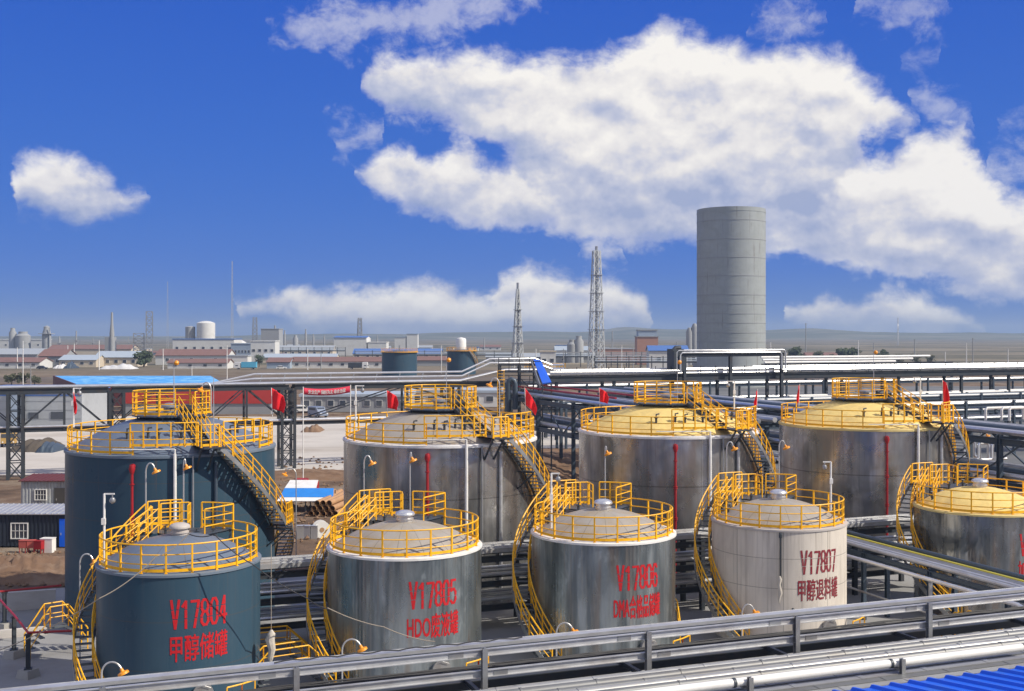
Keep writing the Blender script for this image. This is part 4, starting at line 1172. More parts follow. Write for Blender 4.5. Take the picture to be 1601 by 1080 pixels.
for i in range(5):
    p = 37.4 - i * .38
    tag(MB().tube([E(sc - .75, p + 2, 3.5), E(sc - .75, p + .15, 3.5), E(sc - .75, p, 3.42), E(sc - .75, p, 2.6)], .035, 8).build('pipe', M['galv']), 'small conduit turning down at the front end of the cross rack', 'pipe', 'small conduits at the end of the cross rack')
# yellow crossover steps and rails near the ground
def crossover(label, s, p, rz, L=2.2, z=.9):
    t = thing('crossover_steps', label, 'steps', E(s, p), TH + rz, 'yellow crossover steps between the tanks')
    d = MB().box((0, 0, z), (L * .5, .8, .06))
    for i in range(4):
        for sg in (-1, 1): d.box((sg * (L * .25 + .12 + i * .22), 0, z - .2 * (i + 1)), (.22, .8, .04))
    d.build('tread', M['tread'], t, smooth=False)
    for y in (-.4, .4):
        e = L * .25
        pts = [(-e - .9, y, 0.05), (-e, y, z), (e, y, z), (e + .9, y, .05)]
        rail_path(t, pts, h=1.0, rails=(1, .5), name='handrail')
    return t
crossover('yellow railed steps between the V17804 and V17805 tanks, nearest the rack', (fr_s[0] + fr_s[1]) / 2 - .8, 51.5, 0, 3.2)
crossover('yellow railed steps on the ground before the gap of V17804 and V17805', (fr_s[0] + fr_s[1]) / 2 - .6, 48.6, R(10), 3.4)
crossover('yellow railed steps between the V17806 and V17807 tanks', (fr_s[2] + fr_s[3]) / 2 - .9, 50.6, R(70), 2.6)
crossover('yellow railed steps between V17807 and V17808 under the cross rack', sc - .3, 42.5, R(90), 3.4)
crossover('yellow railed platform at the pale dike wall near the red pipe', SP(88, 58), 58.2, R(20), 1.7, 1.3)

# ------------------------------------------------------------------ red pipe run on footings, dike wall
def rp(x, y, z): return W(x, y, dist(y, z))
a1, a2, a3 = rp(7, 924, 1.95), rp(22, 962, 1.95), rp(44, 989, 1.95)
for i, q in enumerate((a1, a2, a3)):
    t = thing('pipe_post', ('dark pipe post on a concrete footing, farthest from the near rack', 'dark pipe post on a concrete footing, middle one of three', 'dark pipe post on a concrete footing, nearest the V17804 stair')[i], 'post', (q.x, q.y, 0), TH, 'dark posts under the red pipe')
    MB().ibeam((0, 0, .35), (0, 0, 1.86), .16, .16, .02).box((0, 0, .38), (.34, .34, .06)).box((0, 0, 1.87), (.3, .2, .05)).build('post', M['steel_dark'], t, smooth=False)
    MB().lathe([(.0, .36), (.42, .36), (.52, 0)], 4).build('footing', M['concrete'], t, smooth=False)
tag(MB().tube([rp(-30, 905, 1.95), a2, a3, rp(112, 986, 1.95)], .055, 8).build('pipe', M['red']), 'red pipe bending towards the V17804 stair on dark posts', 'pipe')
tag(MB().tube([rp(-40, 928, 1.95), a1, rp(96, 915, 1.95)], .055, 8).build('pipe', M['red']), 'dark red pipe running level above the pale dike wall', 'pipe')
dw = MB(); dw.beam(E(-34, 68, .5), E(bk_s[0] - 5.9, 68, .5), .3, 1.0)
tag(dw.build('dike_wall', M['conc_light'], smooth=False), 'low pale concrete dike wall beyond the red pipe', 'wall')
dw = MB(); dw.beam(E(-34, 62, .2), E(bk_s[0] - 6.2, 62, .2), .25, .4)
tag(dw.build('kerb', M['conc_light'], smooth=False), 'low concrete kerb in front of the pale dike wall', 'kerb', kind='structure')
def berm(label, x0, x1, ya, yb, h, seed, m, d0=None):
    da, db = dist(yb), dist(ya); n, k = 40, 8; r = random.Random(seed); vs = []
    for j in range(k + 1):
        d = da + (db - da) * j / k; f = math.sin(math.pi * j / k) ** .8
        for i in range(n + 1):
            x = x0 + (x1 - x0) * i / n; e = min(1, 4 * min(i, n - i) / n)
            vs.append(W(x, HY, d) * 1.0); vs[-1].z = h * f * e * (.78 + .12 * math.sin(i * .37 + seed) + .1 * math.sin(i * 1.13 + j * 1.7 + seed)) + (r.uniform(-.16, .16) * f * e * min(1, h)) - (.02 if f < .05 or e == 0 else 0)
    fs = [(j * (n + 1) + i, j * (n + 1) + i + 1, (j + 1) * (n + 1) + i + 1, (j + 1) * (n + 1) + i) for j in range(k) for i in range(n)]
    return tag(MB().add(vs, fs).build('earth_bank', m, ang=80), label, 'earth', kind='structure')
M['soil'] = mat('dug_soil', (.20, .125, .08), .95, var=.35, vscale=.9, bump=.8, bscale=3, dirt=(.33, .25, .18), dirt_amt=.6, dirt_scale=(.5, .5, .5), spec=.1)
M['soil_dark'] = mat('dark_soil', (.10, .085, .07), .95, var=.35, vscale=.6, bump=.8, bscale=3, spec=.1)
berm('rough brown dug earth before the black cabin', -60, 150, 871, 915, .9, 1, M['soil'])
berm('brown earth bank beyond the blue-grey back tank', 400, 620, 735, 752, .6, 2, M['soil'])
berm('brown earth by the racks beyond the V17806 tank', 800, 960, 700, 760, .7, 3, M['soil'])

# ------------------------------------------------------------------ cabins and yard clutter
def corrugated(name, a, b, z0, z1, m, parent, per=.28, dep=.05):
    a, b = Vector(a), Vector(b); L = (b - a).length; t = (b - a) / L; nrm = Vector((t.y, -t.x, 0)); mb = MB(); pts = []
    s = 0
    while s < L - per:
        pts += [(s, 0), (s + per * .4, 0), (s + per * .5, dep), (s + per * .9, dep)]; s += per
    pts.append((L, 0)); vs = []
    for z in (z0, z1):
        for s, h in pts:
            q = a + t * s + nrm * h; vs.append((q.x, q.y, z))
    n = len(pts)
    return mb.add(vs, [(i, i + 1, n + i + 1, n + i) for i in range(n - 1)]).build(name, m, parent, smooth=False)
def window(parent, x, z, w, h, y=-.08, bars=True):
    f = MB()
    for dx in (-w / 2, w / 2): f.box((x + dx, y, z), (.06, .07, h + .06))
    for dz in (-h / 2, h / 2): f.box((x, y, z + dz), (w, .066, .06))
    if bars:
        for k in (-.25, 0, .25): f.box((x + k * w, y + .006, z), (.025, .03, h))
        f.box((x, y + .004, z), (w, .03, .03))
    fo = f.build('window', M['white'], parent, smooth=False)
    MB().box((x, y + .03, z), (w, .02, h)).build('pane', M['glass'], fo, smooth=False)
def cabin(label, x0, x1, yb, h, wallm, roofm, depth=2.6, wins=(), door=None, doorm='blue_sheet', over=.15):
    d = dist(yb); a = W(x0, HY, d); b = W(x1, HY, d); L = b.x - a.x
    t = thing('cabin', label, 'cabin', (a.x, d, 0), 0)
    corrugated('wall', (0, 0, 0), (L, 0, 0), .1, h, M[wallm], t)
    MB().box((L / 2, depth / 2 + .03, h / 2 + .05), (L, depth, h - .1)).build('wall', M[wallm], t, smooth=False)
    rf = MB().slab([(-over, -over - .1, h), (L + over, -over - .1, h), (L + over, depth + over, h + .25), (-over, depth + over, h + .25)], .06)
    for i in range(int(L / .4)): rf.beam((i * .4, -over - .1, h + .02), (i * .4, depth + over, h + .27), .06, .04)
    rf.build('roof', M[roofm], t, smooth=False)
    k = L / (x1 - x0)
    for wx, wy, ww, wh in wins: window(t, (wx - x0) * k, h - (wy) * k, ww * k, wh * k)
    if door:
        dx, dw, dh = door
        do = MB().box(((dx - x0) * k, -.075, dh / 2 + .08), (dw * k, .06, dh)).build('door', M[doorm], t, smooth=False)
        MB().box(((dx - x0) * k - dw * k * .3, -.12, dh / 2), (.05, .05, .16)).build('handle', M['galv'], do, smooth=False)
    return t
M['cabin_navy'] = mat('dark_navy_sheet', (.018, .026, .04), .5)
M['cabin_grey'] = mat('grey_cabin_sheet', (.38, .40, .41), .6, dirt=(.25, .2, .17), dirt_amt=.5, dirt_scale=(1, 1, .3))
M['maroon'] = mat('maroon_sheet', (.12, .03, .03), .6)
M['pane_door'] = mat('dark_door', (.06, .055, .05), .5)
cabin('black corrugated site cabin with a white-framed window and a blue door', -60, 107, 856, 2.4, 'cabin_navy', 'galv', 2.8, ((31, 27, 26, 24),), (100, 13, 1.95))
cabin('pale grey site cabin with a maroon roof edge, behind the black cabin', 33, 125, 797, 2.5, 'cabin_grey', 'maroon', 2.6, ((64, 22, 18, 16),), (94, 17, 1.8), 'pane_door')
def small_box(label, x, yb, w, h, dep, m, legs=0, cat='box', name='box', grp=None):
    d = dist(yb); a = W(x, HY, d)
    t = thing(name, label, cat, (a.x, d, 0), rnd.uniform(-.2, .2), grp)
    MB().box((0, 0, legs + h / 2), (w, dep, h)).box((0, 0, legs + h + .015), (w + .05, dep + .05, .03)).build('body', M[m], t, smooth=False)
    if legs:
        for sx in (-1, 1):
            for sy in (-1, 1): MB().box((sx * w * .42, sy * dep * .42, legs / 2), (.05, .05, legs)).build('leg', M[m], t, smooth=False)
    return t
M['box_red'] = mat('faded_red_box', (.48, .10, .08), .6)
small_box('faded red box on legs before the black cabin, farthest from its blue door', 37, 864, .5, .5, .4, 'box_red', .35)
small_box('faded red box on legs, middle one before the black cabin', 49, 864, .5, .5, .4, 'box_red', .35)
small_box('bright red box on legs beside the white bin', 61, 865, .55, .55, .4, 'red', .3)
small_box('white bin beside the red boxes before the black cabin', 75, 863, .85, .95, .6, 'white')
M['pallet_yellow'] = mat('pale_yellow_board', (.75, .62, .28), .7)
small_box('pale yellow crate against the grey cabin, under its window', 68, 800, 1.3, .45, .6, 'pallet_yellow', grp=None)
small_box('pale yellow crate against the grey cabin, under its dark door', 93, 800, 1.3, .45, .6, 'pallet_yellow', grp=None)
def tarp_heap(label, x0, x1, yb, h, m, seed, name='covered_heap', dep=3):
    d = dist(yb); a, b = W(x0, HY, d), W(x1, HY, d); L = b.x - a.x; r = random.Random(seed)
    n, k = 24, 10; vs = []
    ph = [r.uniform(0, 6) for _ in range(4)]
    for j in range(k + 1):
        for i in range(n + 1):
            u, v = i / n, j / k; f = (math.sin(math.pi * u) * math.sin(math.pi * v)) ** .45 if 0 < i < n and 0 < j < k else 0
            vs.append((a.x + u * L, d + v * dep, h * f * (.75 + .16 * math.sin(u * 9 + ph[0]) + .1 * math.sin(u * 23 + ph[1] + v * 7))))
    fs = [(j * (n + 1) + i, j * (n + 1) + i + 1, (j + 1) * (n + 1) + i + 1, (j + 1) * (n + 1) + i) for j in range(k) for i in range(n)]
    return tag(MB().add(vs, fs).build(name, M[m], ang=60), label, 'heap')
tarp_heap('pile of dark earth on the pale yard near the yellow truck', 10, 60, 707, 1.7, 'soil_dark', 1, 'earth_pile', 9)
tarp_heap('dark blue tarp heap beside the earth pile on the yard', 54, 82, 708, 1.5, 'steel_blue', 2, dep=5)
M['tarp_white'] = mat('white_tarp', (.6, .6, .6), .85)
tarp_heap('white tarpaulin heap in front of the low houses by the road', 155, 206, 577, 2.6, 'tarp_white', 3, dep=10)
tarp_heap('white covered heap beside the black vehicles by the road', 82, 98, 576, 2.2, 'tarp_white', 4, dep=8)
tarp_heap('dark heap beside the white covered heap by the road', 98, 114, 576, 3.2, 'steel_blue', 5, dep=8)
tarp_heap('brown rubble beside the pipe stacks past the grey-roofed tank', 500, 545, 836, .8, 'soil', 6, dep=4)
tarp_heap('brown rubble heap under the truss rack, near the parked van', 470, 500, 676, 1.2, 'soil', 7, dep=5)
# stacks of brown pipes, drum, blue-and-white shelter
M['rust_pipe'] = mat('rusty_pipe', (.42, .24, .12), .7, var=.3)
dp = dist(808); i = 0
for row in range(3):
    for k in range(5 - row):
        q = W(486, HY, dp); t = MB()
        L = 4.2
        t.tube([(q.x + k * .5 + row * .25, dp, .26 + row * .43), (q.x + k * .5 + row * .25 + .8, dp + L, .26 + row * .43)], .24, 12, cap=False)
        t.tube([(q.x + k * .5 + row * .25 + .8, dp + L, .26 + row * .43), (q.x + k * .5 + row * .25, dp, .26 + row * .43)], .2, 12, cap=False)
        tag(t.build('pipe_length', M['rust_pipe']), 'open-ended rusty pipe length in the stack before the blue-topped shelter', 'pipe', 'stacked rusty pipes')
dp = dist(786)
for k in range(5):
    q = W(500, HY, dp)
    t = MB().tube([(q.x + k * .62, dp, .3), (q.x + k * .62 + .5, dp + 5, .3)], .29, 12, cap=False).tube([(q.x + k * .62 + .5, dp + 5, .3), (q.x + k * .62, dp, .3)], .25, 12, cap=False)
    tag(t.build('pipe_length', M['rust_pipe']), 'wide rusty pipe length lying behind the blue-topped shelter', 'pipe', 'wide rusty pipes behind the shelter')
dd = dist(800); a, b = W(437, HY, dd), W(521, HY, dd)
t = thing('shelter', 'low open shelter with a blue sheet roof and a white back slope', 'shelter', (a.x, dd, 0)); L = b.x - a.x
MB().slab([(0, 0, 1.25), (L, 0, 1.25), (L - .3, 2.2, 1.7), (0, 2.2, 1.7)], .06).build('roof', M['tarp_blue'], t, smooth=False)
MB().slab([(0, 2.2, 1.72), (L * .6, 2.2, 1.72), (L * .55, 4.6, 2.1), (0, 4.6, 2.1)], .06).build('roof', M['white'], t, smooth=False)
MB().slab([(-.1, -.6, 1.0), (L + .1, -.6, 1.0), (L, 0, 1.22), (0, 0, 1.22)], .05).build('roof', M['white'], t, smooth=False)
for x in (.1, L / 2, L - .15):
    for y in (-.4, 4.2 if x < L * .5 else 2.0): MB().box((x, y, .55 if y < 0 else .8), (.08, .08, 1.0 if y < 0 else 1.6)).build('post', M['steel_dark'], t, smooth=False)
def barrel(label, x, yb, r, h):
    d = dist(yb); q = W(x, HY, d)
    tag(MB().lathe([(0, 0), (r, 0), (r, h * .33), (r + .03, h * .34), (r, h * .36), (r, h * .66), (r + .03, h * .67), (r, h * .69), (r, h), (r - .04, h - .03), (0, h - .03)], 18, (q.x, d, 0)).build('barrel', M['red']), label, 'barrel')
barrel('wide red drum standing behind the shelter', 472, 768, .65, 1.2)
barrel('narrow red drum standing behind the shelter', 493, 770, .34, 1.1)
dd = dist(840); q = W(502, HY, dd)
t = thing('cable_drum', 'white cable drum on its rim with a brown hub hole', 'cable drum', (q.x, dd, 0), .35)
dm = MB()
for y in (-.35, .35): dm.tube([(0, y - .04, .62), (0, y + .04, .62)], .62, 28)
dm.build('flange', M['white'], t); MB().tube([(0, -.3, .62), (0, .3, .62)], .35, 20).build('barrel', M['cable'], t)
MB().tube([(0, -.42, .62), (0, -.38, .62)], .17, 16).build('hub', M['rust_pipe'], t)
for k in range(3):
    dd = dist(842 + k * 2); q = W(470 + k * 13, HY, dd)
    small_box(('grey ribbed bin beside the white cable drum, nearest the blue-grey tank', 'grey ribbed bin, middle one beside the cable drum', 'grey ribbed bin touching the white cable drum')[k], 470 + k * 11, 842, .5, .95, .5, 'galv', cat='bin', name='bin')

def vehicle(label, cat, x, yb, rz, L, Wd, H, body, hood=.25, cab='van', cargo=None, name=None):
    d = dist(yb); q = W(x, HY, d)
    t = thing(name or 'parked_' + cat.split()[-1], label, cat, (q.x, d, 0), rz)
    hw = Wd / 2
    if cab == 'van':
        side = [(-L / 2, .35), (L / 2, .35), (L / 2 - .02, .85), (L / 2 - L * .16, 1.0), (L / 2 - L * .30, H - .08), (L / 2 - L * .38, H), (-L / 2 + .15, H), (-L / 2, H * .8)]
    elif cab == 'car':
        side = [(-L / 2, .3), (L / 2, .3), (L / 2 - .05, .75), (L * .18, .92), (L * .05, H), (-L * .28, H), (-L * .42, .95), (-L / 2 + .03, .88)]
    else:
        side = [(L * .22, .5), (L / 2, .5), (L / 2, 1.3), (L / 2 - .25, H), (L * .22, H)]
    mb = MB(); n = len(side)
    vs = [(x_, -hw, z) for x_, z in side] + [(x_, hw, z) for x_, z in side]
    mb.add(vs, [tuple(range(n)), tuple(range(2 * n - 1, n - 1, -1))] + [(i, n + i, n + (i + 1) % n, (i + 1) % n) for i in range(n)])
    bo = mb.build('body', body, t, smooth=False)
    bv = bo.modifiers.new('soft', 'BEVEL'); bv.width = .06; bv.segments = 2
    if cab == 'truck':
        MB().box((-L * .14, 0, .62), (L * .72, .7, .2)).build('chassis', M['steel_dark'], t, smooth=False)
        if cargo: MB().box((-L * .16, 0, .75 + cargo[1] / 2), (L * .66, Wd, cargo[1])).box((-L * .16, 0, .77 + cargo[1]), (L * .67, Wd + .06, .06)).build('cargo_bed', cargo[0], t, smooth=False)
        MB().box((L / 2 - .10, 0, 1.55), (.28, Wd * .86, .5)).build('windscreen', M['glass'], t, smooth=False)
        MB().box((L * .37, 0, 1.55), (L * .12, Wd + .02, .45)).build('side_window', M['glass'], t, smooth=False)
    else:
        xa = L / 2 - L * .24 if cab == 'van' else L * .12
        MB().slab([(xa + L * .055, -hw * .84, 1.08), (xa + L * .055, hw * .84, 1.08), (xa - L * .045, hw * .80, H - .12), (xa - L * .045, -hw * .80, H - .12)], .05).build('windscreen', M['glass'], t, smooth=False)
        MB().box((-L * .12, 0, H - .42), (L * .52, Wd + .02, .42)).build('side_window', M['glass'], t, smooth=False)
    for sy in (-1, 1): MB().lathe([(0, 0), (.1, 0), (.1, .04), (0, .05)], 10).build('headlight', M['white'], t, loc=(L / 2 + .01, sy * hw * .7, .72)).rotation_euler = (0, R(90), 0)
    for wx in (-L * .32, L * .32):
        for sy in (-1, 1):
            w = MB().tube([(wx, sy * hw - sy * .2, .33), (wx, sy * hw + sy * .02, .33)], .33, 16).build('wheel', M['cable'], t)
            MB().tube([(wx, sy * hw + sy * .02, .33), (wx, sy * hw + sy * .035, .33)], .18, 12).build('rim', M['galv'], w)
    return t
M['car_blue'] = mat('pale_blue_car_paint', (.20, .24, .32), .3, spec=.7)
M['car_white'] = mat('white_car_paint', (.72, .72, .70), .3, spec=.7)
M['truck_yellow'] = mat('dull_yellow_truck', (.48, .30, .09), .55)
vehicle('pale blue-grey van parked on the yard under the red banner', 'van', 497, 652, R(-50), 4.4, 1.75, 1.9, M['car_blue'])
vehicle('small white car parked on the yard beside the blue-grey van', 'car', 474, 645, R(15), 4.0, 1.7, 1.45, M['car_white'], cab='car')
vehicle('yellow truck seen from behind its cab on the pale yard', 'truck', 17, 697, R(-75), 4.6, 1.9, 2.0, M['truck_yellow'], cab='truck', cargo=(M['steel_dark'], .8))
vehicle('white tanker lorry parked by the low houses across the road', 'truck', 384, 577, R(180), 9.5, 2.5, 3.0, M['car_white'], cab='truck', cargo=(mat('sky_blue_tank', (.10, .42, .62), .4), 2.3))
vehicle('white car by the long red-roofed house across the road', 'car', 440, 577, R(10), 4.4, 1.8, 1.5, M['car_white'], cab='car')
vehicle('black lorry by the red-roofed houses across the road', 'truck', 560, 577, R(0), 8.5, 2.5, 3.0, M['car_white'], cab='truck', cargo=(M['steel_dark'], 1.9))
vehicle('dark car beside the white covered heap across the road', 'car', 66, 577, R(0), 4.4, 1.8, 1.5, M['cabin_navy'], cab='car')

# ------------------------------------------------------------------ truss rack across the yard (left) and main rack (right)
PT = 129
def truss(label, xa, xb, zt, zbm, p, wid=2.4, panel=4.2):
    t = thing('truss_rack', label, 'pipe rack', (0, 0, 0))
    sa, sb = SP(xa, p), SP(xb, p); n = max(1, int((sb - sa) / panel))
    for pp in (p, p + wid):
        for z, h in ((zt, .55), (zbm, .4)):
            MB().ibeam(E(sa, pp, z), E(sb, pp, z), .3, h, .04).build('chord', M['steel_dark'], t, smooth=False)
        for i in range(n + 1):
            s = sa + (sb - sa) * i / n
            MB().ibeam(E(s, pp, zbm), E(s, pp, zt), .22, .22, .03).build('upright', M['steel_dark'], t, smooth=False)
            if i < n:
                s2 = sa + (sb - sa) * (i + 1) / n
                a, b = (s, s2) if i % 2 == 0 else (s2, s)
                MB().beam(E(a, pp, zbm), E(b, pp, zt), .12, .12).build('diagonal', M['steel_dark'], t, smooth=False)
    return t
truss('dark steel truss rack crossing the yard before the pale prefab hall', -120, 170, 9.05, 5.05, PT)
truss('dark steel truss rack spanning from the blue-grey tank to the lattice column', 176, 452, 9.05, 5.05, PT)
truss('dark steel truss rack spanning past the red banner to the steel tower', 462, 800, 9.05, 5.05, PT, panel=9)
def lattice_column(label, x, p, zt, w=1.4):
    t = thing('lattice_column', label, 'column', (0, 0, 0)); s = SP(x, p)
    for ds in (0, w):
        for dpp in (0, 2.4): MB().ibeam(E(s + ds, p + dpp, 0), E(s + ds, p + dpp, zt), .3, .3, .035).build('leg', M['steel_dark'], t, smooth=False)
    b = MB(); k = 5
    for pp in (p, p + 2.4):
        for i in range(k):
            z0, z1 = zt * i / k, zt * (i + 1) / k
            b.beam(E(s, pp, z0), E(s + w, pp, z1), .09, .09).beam(E(s + w, pp, z0), E(s, pp, z1), .09, .09).beam(E(s, pp, z1), E(s + w, pp, z1), .1, .1)
    b.build('bracing', M['steel_dark'], t, smooth=False)
    return t
lattice_column('dark lattice column on the yard between the blue-grey and grey-roofed tanks', 441, PT - .3, 8.8)
lattice_column('dark lattice column behind the blue-grey back tank', 172, PT - .3, 8.8)
lattice_column('dark lattice column holding the truss rack before the prefab hall', 12, PT - .3, 8.8)
lattice_column('dark lattice column behind the grey-roofed back tank', 700, PT - .3, 8.8)
def pline(label, pts, r, m='white', grp=None, n=8):
    return tag(MB().tube(pts, r, n).build('pipe', M[m]), label, 'pipe', grp)
for i, (dp_, z) in enumerate(((.3, 9.5), (1.2, 9.5), (2.0, 9.5))):
    pline('white pipe lying on the top chord of the truss racks over the yard', [E(SP(-120, PT + dp_), PT + dp_, z), E(SP(720, PT + dp_), PT + dp_, z), E(SP(790, PT + dp_), PT + dp_, z + 1.2), E(SP(840, PT + dp_), PT + dp_, z + 1.2)], .12, 'alu_pipe', 'white pipes along the truss racks')
for i, zz in enumerate((10.0, 10.5)):
    pp = PT + 1.6 + .5 * i
    pline('raised white pipe climbing to the steel tower beside the blue sheet' if i == 0 else 'upper raised white pipe climbing to the steel tower', [E(SP(330, pp), pp, 9.5), E(SP(398, pp), pp, zz), E(SP(722, pp), pp, zz), E(SP(766, pp), pp, zz + 1.5), E(SP(836, pp), pp, zz + 1.5), E(SP(862, pp), pp, zz + .7), E(SP(900, pp), pp + 4, zz + .6)], .11, 'alu_pipe')
st = MB()
for x in range(405, 730, 36):
    s = SP(x, PT + 1.8); st.beam(E(s, PT + 1.6, 9.3), E(s + .3, PT + 1.6, 10.4), .1, .1)
tag(st.build('pipe_stands', M['galv_dark'], smooth=False), 'row of short stands under the raised white pipes', 'pipe stands')
pline('white pipe on the lower chord of the truss rack beyond the parked van', [E(SP(420, PT), PT - .1, 5.4), E(SP(560, PT), PT - .1, 5.4), E(SP(700, PT), PT - .1, 5.4)], .18, 'alu_pipe')
pline('white pipe on the lower chord of the truss rack before the prefab hall', [E(SP(-100, PT), PT - .1, 5.4), E(SP(170, PT), PT - .1, 5.4)], .12, 'alu_pipe')
# main rack
PM = 150
mr_ = thing('pipe_rack', 'long dark pipe rack carrying white pipes below the tall grey tower', 'pipe rack', (0, 0, 0))
sa, sb = SP(850, PM), SP(1680, PM)
for pp in (PM, PM + 4):
    MB().ibeam(E(sa, pp, 8.55), E(sb, pp, 8.55), .4, .8, .05).build('beam', M['steel_dark'], mr_, smooth=False)
    MB().ibeam(E(sa, pp, 4.2), E(sb, pp, 4.2), .4, .6, .05).build('beam', M['steel_dark'], mr_, smooth=False)
    for x in (870, 960, 1072, 1143, 1222, 1316, 1405, 1503, 1577, 1660):
        s = SP(x, PM)
        MB().ibeam(E(s, pp, 0), E(s, pp, 8.2), .4, .4, .05).build('column', M['steel_dark'], mr_, smooth=False)
for i in range(40):
    s = sa + (sb - sa) * i / 39
    MB().beam(E(s, PM - .2, 9.0), E(s, PM + 4.2, 9.0), .12, .12).beam(E(s, PM - .15, 8.9), E(s, PM - .15, 10.3), .1, .1).build('hanger', M['steel_dark'], mr_, smooth=False)
for i, (dp_, z, r) in enumerate(((.2, 9.25, .13), (.9, 9.28, .11), (1.6, 9.32, .14), (.2, 9.75, .11), (1.2, 9.86, .13), (2.6, 9.3, .14), (3.4, 9.3, .12), (2.4, 10.05, .13))):
    x0 = 848 if i < 3 else (870 if i < 6 else 1190)
    pline('white pipe running along the long rack below the tall grey tower', [E(SP(x0, PM), PM + dp_, z), E(SP(1690, PM), PM + dp_, z)], r, ('alu_pipe', 'white', 'galv_dark', 'alu_pipe')[i % 4], 'white pipes on the long rack')
for i in range(3):
    pline('pipe on the lower deck of the long rack', [E(SP(1240, PM), PM + 1.2 * i, 5.2 + .2 * (i == 1)), E(SP(1690, PM), PM + 1.2 * i, 5.6)], .2, 'white', 'white pipes on the lower deck')
# raised loop over the rack
lp = thing('pipe_portal', 'dark portal frame lifting two white pipes before the tall grey tower', 'pipe rack', (0, 0, 0))
for x in (1070, 1142, 1222):
    s = SP(x, PM - .8); MB().ibeam(E(s, PM - .8, 0), E(s, PM - .8, 11.9), .45, .45, .05).build('column', M['steel_dark'], lp, smooth=False)
MB().ibeam(E(SP(1060, PM - .8), PM - .8, 11.9), E(SP(1226, PM - .8), PM - .8, 11.9), .4, .5, .05).build('beam', M['steel_dark'], lp, smooth=False)
MB().box((0, 0, 0), (1.6, 2.2, 3.2)).tube([(-.9, -.8, 1.3), (-.4, -.8, 1.8), (.4, -.8, 1.8)], .3, 10).build('duct', M['steel_dark'], lp, loc=E(SP(1056, PM), PM, 11.2)).rotation_euler = (0, 0, TH)
for k, (xa_, xb_, z) in enumerate(((1058, 1228, 12.6), (1064, 1222, 12.25))):
    pp = PM - 1.0 - .3 * k
    pline(('outer', 'inner')[k] + ' white pipe looped up over the portal frame', [E(SP(860, pp), pp, 9.35 + .3 * k), E(SP(xa_, pp) - .3, pp, 9.35 + .3 * k), E(SP(xa_, pp), pp, 9.6), E(SP(xa_, pp), pp, z - .3), E(SP(xa_, pp) + .3, pp, z), E(SP(xb_, pp) - .3, pp, z), E(SP(xb_, pp), pp, z - .3), E(SP(xb_, pp), pp, 9.7), E(SP(xb_, pp) + .3, pp, 9.4 + .2 * k), E(SP(1690, pp), pp, 9.4 + .2 * k)], .125, 'alu_pipe')
# second rack behind
r2 = thing('pipe_rack', 'farther pipe rack with white pipes behind the long rack', 'pipe rack', (0, 0, 0))
P2 = 190
MB().ibeam(E(SP(1190, P2), P2, 9.0), E(SP(1490, P2), P2, 9.0), .4, .6, .05).build('beam', M['steel_dark'], r2, smooth=False)
for x in (1200, 1260, 1320, 1380, 1440, 1488): MB().ibeam(E(SP(x, P2), P2, 0), E(SP(x, P2), P2, 9.0), .4, .4, .05).build('column', M['steel_dark'], r2, smooth=False)
for i, z in enumerate((9.5, 10.0, 10.5)):
    pline('white pipe on the farther rack', [E(SP(1195, P2), P2 + .6 * i, z), E(SP(1400 + 30 * i, P2), P2 + .6 * i, z)], .22, 'white', 'white pipes on the farther rack')
# racks running towards the camera between and past the back tanks
for lab, (u0, u1), (pa, pb) in (('blue-grey steel rack running back between the two yellow-domed tanks', (46.3, 53.0), (75, 126)), ('blue-grey steel rack running back past the last yellow-domed tank', (58.6, 64.6), (50, 126))):
    t = thing('pipe_rack', lab, 'pipe rack', (0, 0, 0))
    p = pa + 2
    while p < pb + 1:
        for s in (u0, u1): MB().ibeam(E(s, p, 0), E(s, p, 8.2), .32, .32, .04).build('column', M['steel_blue'], t, smooth=False)
        for z in (7.9, 5.0): MB().ibeam(E(u0, p, z), E(u1, p, z), .26, .3, .03).build('crossbeam', M['steel_blue'], t, smooth=False)
        p += 9.4
    for s in (u0, u1):
        for z in (7.7, 4.8): MB().ibeam(E(s, pa, z), E(s, pb, z), .3, .45, .03).build('beam', M['steel_blue'], t, smooth=False)
        k = int((pb - pa) / 4.7)
        for i in range(k):
            a, b = pa + i * 4.7, pa + (i + 1) * 4.7
            za, zb_ = (4.8, 7.7) if i % 2 else (7.7, 4.8)
            MB().beam(E(s, a, za), E(s, b, zb_), .1, .1).build('diagonal', M['steel_blue'], t, smooth=False)
    for z, cnt in ((8.3, 9), (5.35, 7)):
        for i in range(cnt):
            s = u0 + .4 + (u1 - u0 - .8) * i / (cnt - 1); r = (.2, .13, .26, .16, .13, .22, .11, .18, .13)[i]
            pline('jacketed pipe on the ' + lab[:42].replace('blue-grey steel rack running ', 'rack running ') + (' domed tanks' if u0 < 50 else ' last tank') + (', upper deck' if z > 6 else ', lower deck'), [E(s, pa + rnd.uniform(-.5, 2), z + r - .15), E(s, pb, z + r - .15)], r, ('alu_pipe', 'galv', 'steel_blue', 'galv_dark')[i % 4], lab[10:40] + str(int(z)))
